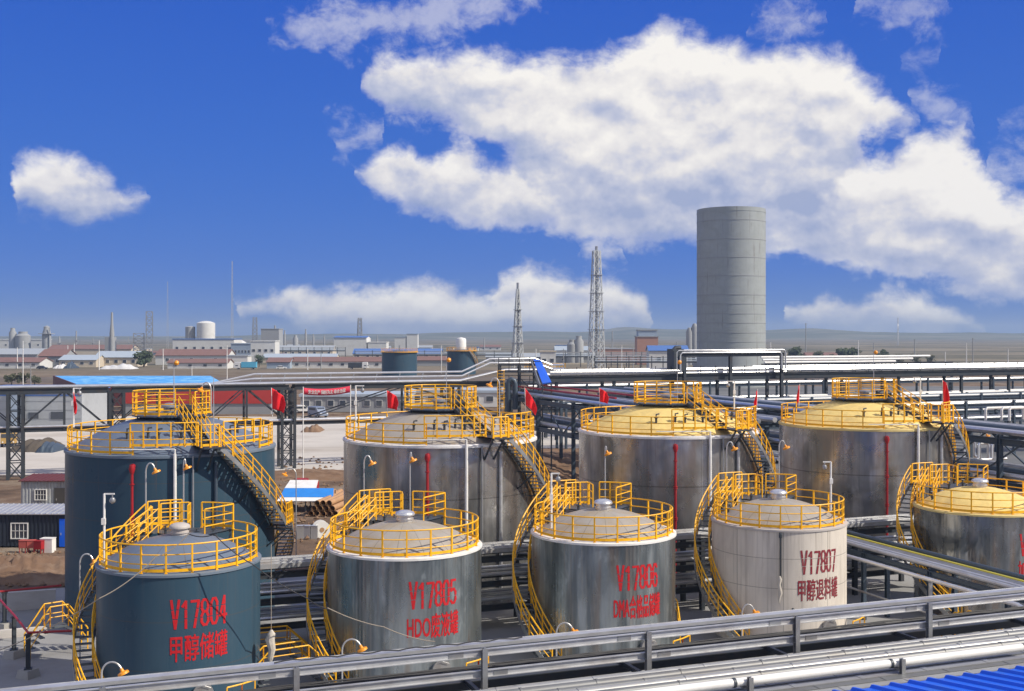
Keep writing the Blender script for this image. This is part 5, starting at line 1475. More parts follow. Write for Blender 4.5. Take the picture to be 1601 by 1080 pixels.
# lower racks filling the ground behind the yellow-domed tanks
for k, (pp, xa_, xb_, zs_, lab) in enumerate(((112, 1180, 1700, (4.4, 6.2), 'two-deck silvery pipe rack nearest behind the last yellow-domed tank'), (168, 850, 1700, (4.0, 6.4), 'low two-deck pipe rack just behind the long rack'), (136, 885, 1700, (3.4, 5.6), 'low two-deck pipe rack just in front of the long rack'))):
    t = thing('pipe_rack', lab, 'pipe rack', (0, 0, 0)); sa_, sb_ = SP(xa_, pp), SP(xb_, pp)
    for z in zs_:
        for dpp in (0, 3): MB().ibeam(E(sa_, pp + dpp, z), E(sb_, pp + dpp, z), .3, .4, .04).build('beam', M['steel_blue'], t, smooth=False)
    i_ = 0; sx_ = sa_
    while sx_ < sb_:
        for dpp in (0, 3): MB().ibeam(E(sx_, pp + dpp, 0), E(sx_, pp + dpp, zs_[1] + .6), .28, .28, .04).build('column', M['steel_blue'], t, smooth=False)
        sx_ += 7.5
    for z in zs_:
        for i in range(6):
            rr = (.13, .09, .17, .1, .14, .08)[i]
            pline(('upper' if z > 5 else 'lower') + '-deck pipe on the ' + ('silvery rack behind the last yellow-domed tank', 'low rack just behind the long rack', 'low rack just in front of the long rack')[k], [E(sa_ - rnd.uniform(0, 2), pp + .2 + .5 * i, z + .2 + rr), E(sb_, pp + .2 + .5 * i, z + .2 + rr)], rr, ('alu_pipe', 'galv', 'white', 'alu_pipe', 'steel_blue', 'galv')[(i + k) % 6], ('silvery rack', 'low rear rack', 'low front rack')[k] + (' upper pipes' if z > 5 else ' lower pipes'))
# expansion loops
for k, (x, y, pz) in enumerate(((1541, 638, 85), (1566, 638, 84), (1578, 638, 83))):
    a = Q(x, y, pz); b = Vector((a.x, a.y, a.z - 1.15))
    c = a + E(4.5, 0, 0); d = Vector((c.x, c.y, b.z))
    pline(('first', 'second', 'third')[k] + ' white square pipe loop standing on the rack past the last tank', [b, a - Vector((0, 0, .15)), a + E(.15, 0, 0), c - E(.15, 0, 0), c - Vector((0, 0, .15)), d], .13, 'white')
for k, (x, y, pz) in enumerate(((1508, 690, 76), (1530, 693, 75.5), (1551, 693, 75))):
    a = Q(x, y, pz); b = Vector((a.x, a.y, a.z - 1.3)); c = a + E(1.0, 0, 0); d = Vector((c.x, c.y, b.z))
    pline(('first', 'middle', 'last')[k] + ' silvery pipe loop low beside the last yellow-domed tank', [b - E(1.2, 0, 0), b - E(.12, 0, 0), b + Vector((0, 0, .12)), a - Vector((0, 0, .15)), a + E(.15, 0, 0), c - E(.15, 0, 0), c - Vector((0, 0, .15)), d + Vector((0, 0, .12)), d + E(.1, 0, 0), d + E(.5, 0, 0)], .11, 'alu_pipe')
# steel tower with caged ladder, dark ducts and the blue sheet
t = thing('steel_tower', 'small dark steel tower of platforms and ducts behind the grey-roofed tank', 'tower', (0, 0, 0))
cT = W(812, HY, 133); zt = 11.4
for dx in (-2.3, 0, 2.3):
    for dy in (0, 3): MB().ibeam((cT.x + dx, cT.y + dy, 0), (cT.x + dx, cT.y + dy, zt), .28, .28, .03).build('leg', M['steel_dark'], t, smooth=False)
for z in (3, 5.5, 7.5, 9.3, 10.6, 11.4):
    MB().box((cT.x, cT.y + 1.5, z), (5.0, 3.3, .12)).build('deck', M['steel_dark'], t, smooth=False)
    if z > 9: rail_path(t, [(cT.x - 2.4, cT.y - .1, z), (cT.x + 2.4, cT.y - .1, z)], h=.9, rails=(1, .5), m='steel_dark', w=.08)
br_ = MB()
for i in range(4): br_.beam((cT.x - 2.3, cT.y, 2.5 * i), (cT.x, cT.y, 2.5 * i + 2.5), .1, .1).beam((cT.x + 2.3, cT.y, 2.5 * i), (cT.x, cT.y, 2.5 * i + 2.5), .1, .1)
br_.build('bracing', M['steel_dark'], t, smooth=False)
t = thing('duct', 'thick dark bent duct beside the caged yellow ladder', 'duct', (0, 0, 0))
q = W(797, HY, 128)
MB().tube([(q.x - .2, 128, 4.5), (q.x - .2, 128, 9.4), (q.x - .08, 128, 9.8), (q.x + .2, 128, 9.95), (q.x + .48, 128, 9.8), (q.x + .6, 128, 9.4), (q.x + .6, 128, 6.6)], .3, 12).build('duct_run', M['steel_blue'], t)
t = thing('ladder', 'caged yellow ladder on the dark duct beyond the grey-roofed tank', 'ladder', (0, 0, 0))
q = W(783, HY, 126.5); lm = MB()
for dx in (-.35, .35): lm.beam((q.x + dx, 126.5, 1), (q.x + dx, 126.5, 11), .08, .08)
for i in range(28): lm.beam((q.x - .35, 126.5, 1.2 + .35 * i), (q.x + .35, 126.5, 1.2 + .35 * i), .05, .05)
lm.build('rungs', M['yellow'], t, smooth=False)
cg = MB()
for i in range(9): cg.tube([(q.x + .45 * math.cos(R(a)), 126.5 - .1 + .65 * math.sin(R(a)), 3 + i) for a in range(180, 361, 30)], .03, 5)
cg.build('cage', M['yellow'], t)
bs = thing('stair_cover', 'bright blue sloping sheet cover with a grey side by the steel tower', 'cover', (0, 0, 0))
a, b, c, d = W(834, 562, 134), W(845, 562, 134), W(862, 597, 124), W(848, 599, 124)
MB().slab([a, d, c, b], .12).build('sheet', M['blue_sheet'], bs, smooth=False)
MB().beam(a - Vector((.25, 0, .3)), d - Vector((.25, 0, .3)), .12, .5).build('stringer', M['galv_dark'], bs, smooth=False)
for q in (d, c, a, b): MB().beam((q.x, q.y, 0), (q.x, q.y, q.z - .15), .16, .16).build('post', M['steel_dark'], bs, smooth=False)

# ------------------------------------------------------------------ red banner across the truss
t = thing('banner', 'red banner with white writing strung under the truss rack over the yard', 'banner', (0, 0, 0))
pb_ = 118.0; n = 24; vs = []
A, B = Q(474, 606, pb_), Q(548, 603, pb_)
for i in range(n + 1):
    k = i / n; q = A.lerp(B, k) - Vector((0, 0, .35 * 4 * k * (1 - k) * .6))
    vs += [q, q - Vector((0, .0, .68))]
bm_ = MB().add(vs, [(2 * i, 2 * i + 2, 2 * i + 3, 2 * i + 1) for i in range(n)])
M['banner_red'] = mat('banner_cloth', (.62, .03, .07), .75)
bo = bm_.build('cloth', M['banner_red'], t); md = bo.modifiers.new('thick', 'SOLIDIFY'); md.thickness = .01
M['banner_white'] = mat('banner_lettering', (.8, .75, .75), .7)
me = text_mesh('安全生产 预防为主 综合治理', (B - A).length * .78, .4, 'letter_red')
me.materials.clear(); me.materials.append(M['banner_white'])
for v in me.vertices:
    k = .5 + v.co.x / (B - A).length
    q = A.lerp(B, k) - Vector((0, 0, .35 * 4 * k * (1 - k) * .6 + .34)); nn = Vector(((B - A).y, -(B - A).x, 0)).normalized()
    v.co = q + nn * .03 + Vector((0, 0, v.co.y))
o = bpy.data.objects.new('lettering', me); COL.objects.link(o); o.parent = t
for q, lab in ((A, 0), (B, 1)):
    MB().tube([(q.x, q.y, 0), (q.x, q.y, q.z + .1)], .06, 6).build('pole', M['white'], t)

# ------------------------------------------------------------------ background buildings
M['wall_white'] = mat('white_wall', (.62, .62, .60), .8, dirt=(.42, .40, .37), dirt_amt=.4, dirt_scale=(.2, .2, .4))
M['hall_grey'] = mat('pale_grey_panel', (.36, .38, .40), .7, dirt=(.25, .26, .27), dirt_amt=.5, dirt_scale=(.3, .3, .3))
M['wall_cream'] = mat('cream_wall', (.55, .48, .38), .85)
M['wall_grey'] = mat('grey_wall', (.30, .31, .32), .85)
M['wall_blue'] = mat('pale_blue_wall', (.30, .37, .46), .7)
M['roof_red'] = mat('red_tile_roof', (.20, .11, .095), .85, var=.2, vscale=.5, bump=.3, bscale=2)
M['roof_grey'] = mat('grey_sheet_roof', (.34, .37, .40), .6)
M['roof_blue'] = mat('blue_sheet_roof', (.07, .16, .42), .55)
M['roof_pale'] = mat('pale_blue_sheet_roof', (.38, .44, .50), .5)
M['brick'] = mat('pinkish_brick', (.40, .22, .17), .85)
M['red_wall'] = mat('bright_red_sheet', (.44, .035, .028), .55)
def bld(label, x0, x1, yt, yb, d, wall, roof, kind='gable', depth=10, wins=0, eave=.62, cat='building', name='building', rz=0.0):
    "kind gable: ridge parallel to the front. yt is the top, yb the foot in the photo (foot may hide behind nearer things)"
    a, b = W(x0, HY, d), W(x1, HY, d); L = b.x - a.x
    H = CAMZ - (yt - HY) / F * d
    t = thing(name, label, cat, (a.x, d, 0), rz)
    he = H * eave if kind == 'gable' else H
    if kind == 'gable':
        w = MB(); w.box((L / 2, depth / 2, he / 2), (L, depth, he))
        w.add([(0, 0, he), (0, depth, he), (0, depth / 2, H - .1), (L, 0, he), (L, depth, he), (L, depth / 2, H - .1)], [(0, 1, 2), (5, 4, 3)])
        w.build('wall', M[wall], t, smooth=False)
        r = MB().slab([(-.4, -.5, he - .1), (L + .4, -.5, he - .1), (L + .4, depth / 2, H), (-.4, depth / 2, H)], .2)
        r.slab([(-.4, depth / 2, H), (L + .4, depth / 2, H), (L + .4, depth + .5, he - .1), (-.4, depth + .5, he - .1)], .2)
        r.build('roof', M[roof], t, smooth=False)
    else:
        MB().box((L / 2, depth / 2, H / 2), (L, depth, H - .2)).build('wall', M[wall], t, smooth=False)
        MB().box((L / 2, depth / 2, H), (L + .6, depth + .6, .5)).build('roof', M[roof], t, smooth=False)
    for j in range(wins):
        cx = L * (j + .5) / wins; ww, wh = min(1.8, L / wins * .55), min(1.6, he * .38)
        f = MB().box((cx, -.06, he * .55), (ww, .1, wh)).build('window', M['wall_white'], t, smooth=False)
        MB().box((cx, -.12, he * .55), (ww * .84, .04, wh * .84)).build('pane', M['glass'], f, smooth=False)
    return t
B_ = bld
B_('low white house with a dull red roof across the road, by the photo edge', -60, 62, 559, 577, 500, 'wall_white', 'roof_red', depth=14, wins=6)
B_('long shed with a grey metal roof behind the red-roofed house at the photo edge', -80, 58, 545, 562, 600, 'wall_grey', 'roof_grey', depth=22)
B_('red hip-roofed house between two grey sheds across the road', 60, 100, 546, 577, 530, 'wall_grey', 'roof_red', depth=16, wins=2)
B_('long red-roofed shed far behind the hip-roofed house', 75, 205, 539, 552, 800, 'wall_cream', 'roof_red', depth=18)
B_('long grey-roofed shed with a cream wall beside the hip-roofed house', 92, 150, 555, 575, 520, 'wall_cream', 'roof_pale', depth=14, wins=4)
B_('grey-roofed shed with small windows behind the white tarpaulin heap', 148, 215, 549, 574, 530, 'wall_cream', 'roof_pale', depth=14, wins=5)
B_('white house with a long red roof and one gable window beside the tree', 243, 356, 546, 570, 560, 'wall_white', 'roof_red', depth=16, wins=3)
B_('long red-roofed white house in front of the other red-roofed house', 262, 356, 561, 576, 500, 'wall_white', 'roof_red', depth=10, wins=4)
B_('white factory building with a blue roof below the white tank', 270, 366, 530, 548, 700, 'wall_white', 'roof_blue', 'flat', 20, wins=7)
B_('white block house with dark windows beside the blue-glass office', 392, 430, 533, 565, 620, 'wall_white', 'wall_white', 'flat', 12, wins=4)
B_('pale blue office block beside the white block house', 361, 392, 537, 557, 640, 'wall_blue', 'roof_pale', 'flat', 12, wins=6)
B_('plain white wall building behind the white tanker lorry', 355, 387, 556, 574, 520, 'wall_white', 'roof_grey', 'flat', 8)
B_('small red-roofed house with a grey gable across the road', 417, 453, 559, 577, 500, 'wall_blue', 'roof_red', depth=12)
B_('very long white house with a red roof across the road', 455, 598, 558, 577, 505, 'wall_white', 'roof_red', depth=12, wins=8)
B_('long pale-roofed shed behind the very long red-roofed house', 410, 525, 553, 566, 600, 'wall_cream', 'roof_pale', depth=14, wins=6)
B_('big plain white warehouse with a blue side on the skyline', 522, 573, 525, 548, 800, 'wall_white', 'roof_blue', depth=24, eave=.93)
B_('low white warehouse beside the big plain white one', 575, 604, 535, 548, 800, 'wall_white', 'wall_white', 'flat', 16)
B_('cream houses with a blue roof behind the far blue-grey tank', 552, 690, 545, 562, 640, 'wall_cream', 'roof_blue', depth=14, wins=9)
B_('tall white box building on the skyline, the shorter of two', 617, 634, 527, 548, 900, 'wall_white', 'wall_blue', 'flat', 9)
B_('tall white box building on the skyline, the taller of two', 636, 653, 522, 548, 900, 'wall_white', 'wall_blue', 'flat', 9)
B_('wide red-roofed sheds behind the two far blue-grey tanks', 600, 720, 557, 575, 540, 'wall_grey', 'roof_red', depth=12)
B_('long white building far behind the lattice tower at the photo edge', -60, 66, 531, 545, 1000, 'wall_white', 'wall_white', 'flat', 20, wins=10)
B_('grey factory block with roof plant on the skyline', 408, 436, 514, 540, 900, 'wall_grey', 'wall_grey', 'flat', 16)
B_('cream sheds with dark roofs under the two thin white towers', 430, 520, 540, 552, 760, 'wall_cream', 'roof_grey', depth=16, wins=8)
B_('small white hut with two windows above yellow railings', 845, 869, 549, 575, 460, 'wall_white', 'wall_cream', 'flat', 6, wins=2)
B_('white hall roof far behind the second lattice mast', 868, 920, 541, 552, 760, 'wall_white', 'roof_pale', depth=16)
B_('brown flat works building beside the lattice mast', 935, 1005, 545, 560, 640, 'brick', 'roof_grey', 'flat', 14)
B_('square brick tower house with a blue-grey top storey', 996, 1029, 526, 560, 560, 'brick', 'wall_grey', 'flat', 10)
B_('blue-grey top storey standing on the brick tower house', 998, 1027, 516, 527, 561, 'wall_blue', 'wall_grey', 'flat', 8)
B_('white house with a blue roof and two shuttered windows by the grey tower', 1015, 1076, 540, 556, 480, 'wall_white', 'roof_blue', depth=10, wins=2, eave=.8)
B_('low red-brown house between the round trees', 1262, 1310, 551, 563, 640, 'brick', 'roof_red', depth=10)
B_('dark long shed beyond the lattice masts', 760, 935, 552, 562, 600, 'wall_grey', 'roof_grey', depth=14, wins=8)
B_('dark low works sheds behind the white pipes and grey tower', 1090, 1210, 556, 570, 500, 'wall_grey', 'roof_grey', depth=12)
hp = B_('pale prefab hall with a blue eaves line behind the truss rack', -40, 128, 609, 668, 185, 'hall_grey', 'roof_blue', 'flat', 12, wins=0)
for zz_ in (1.4, 2.8, 4.2): MB().box((8.6, -.02, zz_), (17.0, .05, .05)).build('panel_joint', M['wall_grey'], hp, smooth=False)
MB().box((8.6, -.03, 5.15), (17.1, .06, .22)).build('trim', M['roof_blue'], hp, smooth=False)
for xx_, w_, h_ in ((9.5, 1.6, 1.0), (13.4, 2.2, 1.2)): MB().box((xx_, -.05, 1.9), (w_, .1, h_)).build('opening', M['glass'], hp, smooth=False)
B_('slim blue-grey block against the pale prefab hall', 17, 31, 607, 669, 183, 'wall_blue', 'wall_blue', 'flat', 1.5)
# depot under the truss behind the banner
B_('pale open-front depot with dark bays behind the banner', 470, 640, 618, 646, 220, 'wall_grey', 'roof_pale', 'flat', 12, wins=9)
B_('white wall hall behind the blue-grey racks, seen under the truss', 640, 800, 612, 640, 235, 'wall_white', 'roof_pale', 'flat', 12, wins=7)
# red shed with the bright blue roof
t = thing('red_shed', 'long bright red shed with a mottled sky-blue sheet roof behind the truss rack', 'shed', (0, 0, 0))
d = 215.0
p1, p2 = W(192, 604, d), W(424, 604, d)
MB().box(((p1.x + p2.x) / 2, d + 4, 3.55), (p2.x - p1.x, 8, 3.1)).build('wall', M['red_wall'], t, smooth=False)
MB().box(((p1.x + p2.x) / 2, d + 4.1, 1.0), (p2.x - p1.x - .2, 7.8, 1.99)).build('wall', M['wall_grey'], t, smooth=False)
M['roof_sky'] = mat('mottled_blue_roof', (.07, .36, .85), .5, var=.35, vscale=.25, dirt=(.50, .85, .95), dirt_amt=1.0, dirt_scale=(.5, .16, .3))
e0, e1 = W(118, 601, 240), W(352, 601, 240); f0, f1 = W(84, 588, 300), W(305, 587, 300)
MB().slab([(e0.x, 240, 4.55), (e1.x, 240, 4.55), (f1.x + 4, 300, 4.1), (f0.x, 300, 4.1)], .2).build('roof', M['roof_sky'], t, smooth=False)
MB().slab([(e0.x - .2, 240, 4.6), (f0.x - .2, 300, 4.15), (f0.x - .2, 300, .8), (e0.x - .2, 240, .2)], .3).build('gable', M['maroon'], t, smooth=False)
MB().box(((e0.x + p1.x) / 2, 240, 2.1), (p1.x - e0.x, .3, 4.2)).build('front_panel', M['maroon'], t, smooth=False)

# ------------------------------------------------------------------ far tanks, towers, masts, chimney
def far_tank(label, x0, x1, yt, d, m, rails=True, stair=False, rail_m='yellow', dome=.6):
    q = W((x0 + x1) / 2, HY, d); r = (x1 - x0) / 2 / F * d; H = CAMZ - (yt - HY) / F * d
    t = thing('storage_tank', label, 'tank', (q.x, d, 0))
    MB().lathe([(r, 0), (r, H)], 48).build('shell', M[m], t)
    MB().lathe(dome_profile(r, H, dome), 48).build('roof', M[m], t, ang=60)
    if rails:
        guard(t, r + .2, H, 0, 360, 20, h=1.3)
        MB().lathe([(r, H - .15), (r + .6, H - .15), (r + .6, H - .05), (r, H - .05)], 40).build('gallery', M['yellow'], t)
        MB().tube([(0, 0, H), (0, 0, H + 2.4)], .25, 8).build('vent', M['galv_dark'], t)
    if stair: helical(t, r + .1, r + 1.0, -60, H, -5, H * .3, 8)
    return t
far_tank('far blue-grey tank with yellow gallery and plain shell', 597, 652, 550, 420, 'navy_shell')
far_tank('far blue-grey tank with a white top tank and an outside stair', 699, 744, 548, 430, 'navy_shell', stair=True)
tag(MB().lathe([(0, 0), (1.9, 0), (1.9, 3.6), (1.6, 4.2), (0, 4.6)], 24, W(721, HY, 430).xy.to_3d() + Vector((0, 0, CAMZ - (548 - HY) / F * 430 + .4))).build('vessel', M['white']), 'small white vessel on top of the far stair tank', 'vessel')
far_tank('round white tank with a domed top beyond the blue-roofed factory', 308, 336, 505, 800, 'wall_white', rails=False, dome=1.5)
far_tank('small grey tank beside the round white tank on the skyline', 290, 305, 511, 800, 'wall_grey', rails=False)
t = thing('dome_store', 'pale domed store beside the round white tank', 'dome', W(366, HY, 900).xy.to_3d())
MB().lathe(dome_profile(13, 0, 7.5, 10), 40, (0, 0, 4)).lathe([(13, 0), (13, 4)], 40).build('shell', M['wall_white'], t)
# tall grey tower
dT = 330.0; cx = W(1143, HY, dT).x; rT = 53 / F * dT; HT = CAMZ + (HY - 328) / F * dT
t = thing('tower', 'tall plain grey cylindrical tower with ring joints, open at the top', 'tower', (cx, dT, 0))
M['tower_grey'] = shell_mat('tower_sheet', (.345, .37, .37), .5, .1, patch=.45, patch_col=(.29, .31, .295), streak=.5, streak_col=(.27, .29, .285))
zs = [HT, HT - 4.1, HT - 9.6]
tb = MB().lathe([(rT, 0), (rT, HT), (rT - .25, HT), (rT - .25, HT - 4)], 96).build('shell', M['tower_grey'], t, ang=40)
for yy in (334, 348, 377, 405, 433, 462, 476, 491, 505, 520, 534):
    z = CAMZ + (HY - yy) / F * dT
    MB().lathe([(rT + .005, z - .09), (rT + .07, z - .09), (rT + .07, z + .09), (rT + .005, z + .09)], 96).build('ring_joint', M['wall_grey'] if yy > 334 else M['tower_grey'], t, ang=40)
def lattice(label, x, yt, d, wb, wt, m, H0=0, ring=3, x_n=14, cat='mast', name='lattice_mast', leg=.09):
    q = W(x, HY, d); H = CAMZ + (HY - yt) / F * d
    t = thing(name, label, cat, (q.x, d, 0), .3)
    f = MB(); b = MB()
    def cw(k): return (wb + (wt - wb) * k) / 2
    for sx, sy in ((-1, -1), (1, -1), (1, 1), (-1, 1)):
        f.beam((sx * cw(0), sy * cw(0), 0), (sx * cw(1), sy * cw(1), H), leg * 2, leg * 2)
    cs = ((-1, -1), (1, -1), (1, 1), (-1, 1))
    for i in range(x_n):
        k0, k1 = i / x_n, (i + 1) / x_n; a, c = cw(k0), cw(k1); z0, z1 = H * k0, H * k1
        for j in range(4):
            p, r_ = cs[j], cs[(j + 1) % 4]
            b.beam((p[0] * a, p[1] * a, z0), (r_[0] * c, r_[1] * c, z1), leg, leg).beam((r_[0] * a, r_[1] * a, z0), (p[0] * c, p[1] * c, z1), leg, leg)
            b.beam((p[0] * c, p[1] * c, z1), (r_[0] * c, r_[1] * c, z1), leg, leg)
    f.build('legs', M[m], t, smooth=False); b.build('bracing', M[m], t, smooth=False)
    for i in range(ring):
        k = .35 + .6 * i / max(1, ring); w = cw(k) * 2 + 1.2
        MB().box((0, 0, H * k), (w, w, .15)).build('platform', M['galv_dark'], t, smooth=False)
    return t, H, q
M['mast'] = mat('mast_steel', (.58, .60, .59), .5, .4)
t, H, q = lattice('taller silvery lattice mast with a central flue', 932.5, 392, 460, 5.4, 2.4, 'mast', ring=4, x_n=13, leg=.17)
MB().tube([(0, 0, 0), (0, 0, H + 1.8)], .55, 12).build('flue', M['galv_dark'], t)
t, H, q = lattice('shorter silvery lattice mast with a central flue', 809.5, 452, 460, 4.2, .9, 'mast', ring=3, x_n=10, leg=.15)
MB().tube([(0, 0, 0), (0, 0, H + 2.6)], .5, 12).build('flue', M['galv_dark'], t)
t, H, q = lattice('squat lattice tower of the far works beside the tree', 233.5, 487, 700, 3.8, 3.6, 'galv_dark', ring=5, x_n=8, cat='tower', name='lattice_tower', leg=.3)
t, H, q = lattice('lattice structure at the foot of the squat far tower', 217, 521, 700, 6, 6, 'galv_dark', ring=4, x_n=5, cat='tower', name='lattice_tower', leg=.3)
lattice('hazy far lattice tower beside the grey factory block', 398.5, 496, 1000, 4.5, 3, 'galv_dark', ring=2, x_n=8, leg=.3)
lattice('hazy far lattice tower behind the big plain white warehouse', 562.5, 497, 1000, 4.5, 2.6, 'galv_dark', ring=2, x_n=8, leg=.3)
for x, yt, d, lab in ((363, 408, 900, 'very tall thin hazy mast beyond the round white tank'), (262, 440, 1200, 'thin hazy mast beyond the long red-roofed house'), (1404, 496, 1500, 'thin hazy mast on the ridge beyond the second rack')):
    lattice(lab, x, yt, d, 1.8, .6, 'galv', ring=0, x_n=20, leg=.08)
t = thing('chimney', 'slim grey chimney rising from a small block on the skyline', 'chimney', W(175, HY, 700).xy.to_3d())
hh = CAMZ + (HY - 488) / F * 700
MB().lathe([(1.5, 0), (1.4, hh * .55), (.8, hh * .75), (.6, hh), (0, hh)], 16).build('stack', M['wall_grey'], t)
MB().box((-1.5, 2, 6.5), (5, 6, 13)).build('base_block', M['wall_grey'], t, smooth=False)
t = thing('silo', 'hazy dark tower silo near the photo edge on the skyline', 'silo', W(73, HY, 950).xy.to_3d())
MB().lathe([(3.6, 0), (3.6, 15), (2.4, 19), (2.4, 21), (0, 22)], 16).tube([(3.5, -3, 0), (3.5, -3, 20)], .5, 6).box((0, 0, 15.2), (10, 10, .5)).build('body', M['wall_grey'], t)
for k, x in enumerate((1078, 1086)):
    t = thing('silo', ('hazy grey silo half behind its neighbour, beside the tall tower', 'hazy grey silo touching the outline of the tall tower')[k], 'silo', W(x, HY, 560).xy.to_3d())
    MB().lathe([(1.7, 0), (1.7, 16 + k * 2), (.8, 18 + k * 2), (0, 18.2 + k * 2)], 16).build('body', M['wall_grey'], t)
    MB().tube([(1.9, -.5, 0), (1.9, -.5, 17)], .14, 6).build('downpipe', M['galv'], t)
for k, (x, w, h) in enumerate(((20, 3, 20), (36, 6, 17), (430, 1.2, 22), (445, .9, 18), (478, .9, 19), (462, 2.2, 14), (490, .8, 15), (507, .6, 14), (590, .6, 14), (757, .5, 12), (894, 2.5, 12), (905, 2.5, 14))):
    d = 950 if k < 10 else 600
    t = thing('process_vessel', ('grey hazy vessel of the far works', 'wide hazy vessel of the far works', 'tall thin column beside the grey factory block', 'thin far column past the grey factory block', 'thin far column among the distant works', 'squat far vessel among the distant works', 'short thin far column by the cream sheds', 'shortest far column by the cream sheds', 'thin far flue behind the low white warehouse', 'thin far pole-like flue near the far stair tank', 'dark water vessel on a stand behind the hut', 'taller dark vessel on a stand beside the mast')[k], 'vessel', W(x, HY, d).xy.to_3d())
    MB().lathe([(w, 0), (w, h * .8), (w * .6, h * .9), (w * .6, h), (0, h)], 12).build('body', M['wall_grey'], t)
# yellow railed platform below the hut
pq = W(820, 575, 440); pq2 = W(884, 575, 440)
t = thing('railed_platform', 'yellow railed platform in front of the small white hut', 'platform', (0, 0, 0))
zz = CAMZ - (575 - HY) / F * 440
MB().box(((pq.x + pq2.x) / 2, 441, zz / 2), (pq2.x - pq.x, 3, zz)).build('base', M['wall_grey'], t, smooth=False)
rail_path(t, [(pq.x, 439.6, zz), (pq2.x, 439.6, zz)], h=1.6, w=.16)

r_ = random.Random(21)
for k in range(34):
    x = r_.choice((r_.uniform(-20, 380), r_.uniform(380, 760), r_.uniform(850, 1090))); d = r_.uniform(680, 1150); w = r_.uniform(10, 34); yb = HY + F * CAMZ / d
    bld('small hazy low building among the far works', x, x + w, yb - r_.uniform(5, 10), yb, d, r_.choice(('wall_white', 'wall_cream', 'wall_grey', 'wall_blue')), r_.choice(('roof_red', 'roof_grey', 'roof_pale', 'roof_blue')), r_.choice(('gable', 'flat')), r_.uniform(8, 16), 3)['group'] = 'small far works buildings'
for k in range(16):
    x = r_.choice((r_.uniform(0, 250), r_.uniform(400, 620), r_.uniform(850, 1090))); d = r_.uniform(800, 1100); h = r_.uniform(9, 19); w = r_.uniform(.25, .7)
    t = thing('flue', 'thin hazy flue among the far works', 'flue', W(x, HY, d).xy.to_3d(), 0, 'thin far flues')
    MB().lathe([(w, 0), (w * .8, h), (0, h)], 10).build('stack', M['wall_grey'], t)
    MB().box((0, 0, h * .6), (w * 5, w * 5, .3)).build('platform', M['galv_dark'], t, smooth=False)
for k, (xa_, xb_, d_, lab) in enumerate(((555, 800, 560, 'far pipe trestle beyond the two far blue-grey tanks'), (860, 1075, 520, 'far pipe trestle below the brick tower house'), (430, 540, 700, 'far pipe trestle below the grey factory block'), (930, 1090, 420, 'dark far pipe trestle at the foot of the taller lattice mast'))):
    t = thing('pipe_trestle', lab, 'pipe rack', (0, 0, 0)); a, b = W(xa_, HY, d_), W(xb_, HY, d_); n = 9
    for z in (5.2, 5.9, 6.6): MB().tube([(a.x, d_, z), (b.x, d_, z)], .22, 6).build('pipe_line', M[('wall_grey', 'galv', 'roof_pale')[int(z) % 3]], t)
    MB().beam((a.x, d_, 4.7), (b.x, d_, 4.7), .4, .5).build('beam', M['steel_dark'], t, smooth=False)
    for i in range(n + 1): MB().beam((a.x + (b.x - a.x) * i / n, d_, 0), (a.x + (b.x - a.x) * i / n, d_, 7), .35, .35).build('post', M['steel_dark'], t, smooth=False)
# red fire pipes above the racks, rubble on the dug soil
for k, (s_, z_) in enumerate(((47.5, 8.95), (51.2, 8.95))):
    pline('red pipe along the top of the rack between the two yellow-domed tanks', [E(s_, 98, z_), E(s_, 126, z_)], .1, 'red', 'red pipes on the rack')
def rubble(x0, x1, y0, y1, n, seed, smin, smax, m, label):
    r = random.Random(seed); mb = MB()
    for i in range(n):
        x, y = r.uniform(x0, x1), r.uniform(y0, y1); d = dist(y); q = W(x, HY, d); sz = r.uniform(smin, smax)
        pts = [Vector((r.gauss(0, 1), r.gauss(0, 1), r.gauss(0, 1))).normalized() * sz for _ in range(6)]
        c = Vector((q.x, q.y, sz * .3)); a = r.uniform(0, 6.28)
        vs = [c + Vector((math.cos(a + k * 1.57) * sz * r.uniform(.6, 1.1), math.sin(a + k * 1.57) * sz * r.uniform(.6, 1.1), 0)) for k in range(4)] + [c + Vector((0, 0, sz * .7)), c - Vector((0, 0, sz * .5))]
        mb.add(vs, [(0, 1, 4), (1, 2, 4), (2, 3, 4), (3, 0, 4), (1, 0, 5), (2, 1, 5), (3, 2, 5), (0, 3, 5)])
    tag(mb.build('rubble', M[m], smooth=False), label, 'rubble', kind='stuff')
rubble(-30, 110, 862, 918, 300, 1, .05, .22, 'soil', 'brown stones scattered over the dug earth')
rubble(430, 560, 715, 850, 420, 2, .06, .3, 'soil', 'stones and scraps scattered beyond the blue-topped shelter')
rubble(800, 1000, 700, 780, 250, 4, .08, .35, 'soil', 'stones scattered under the racks')

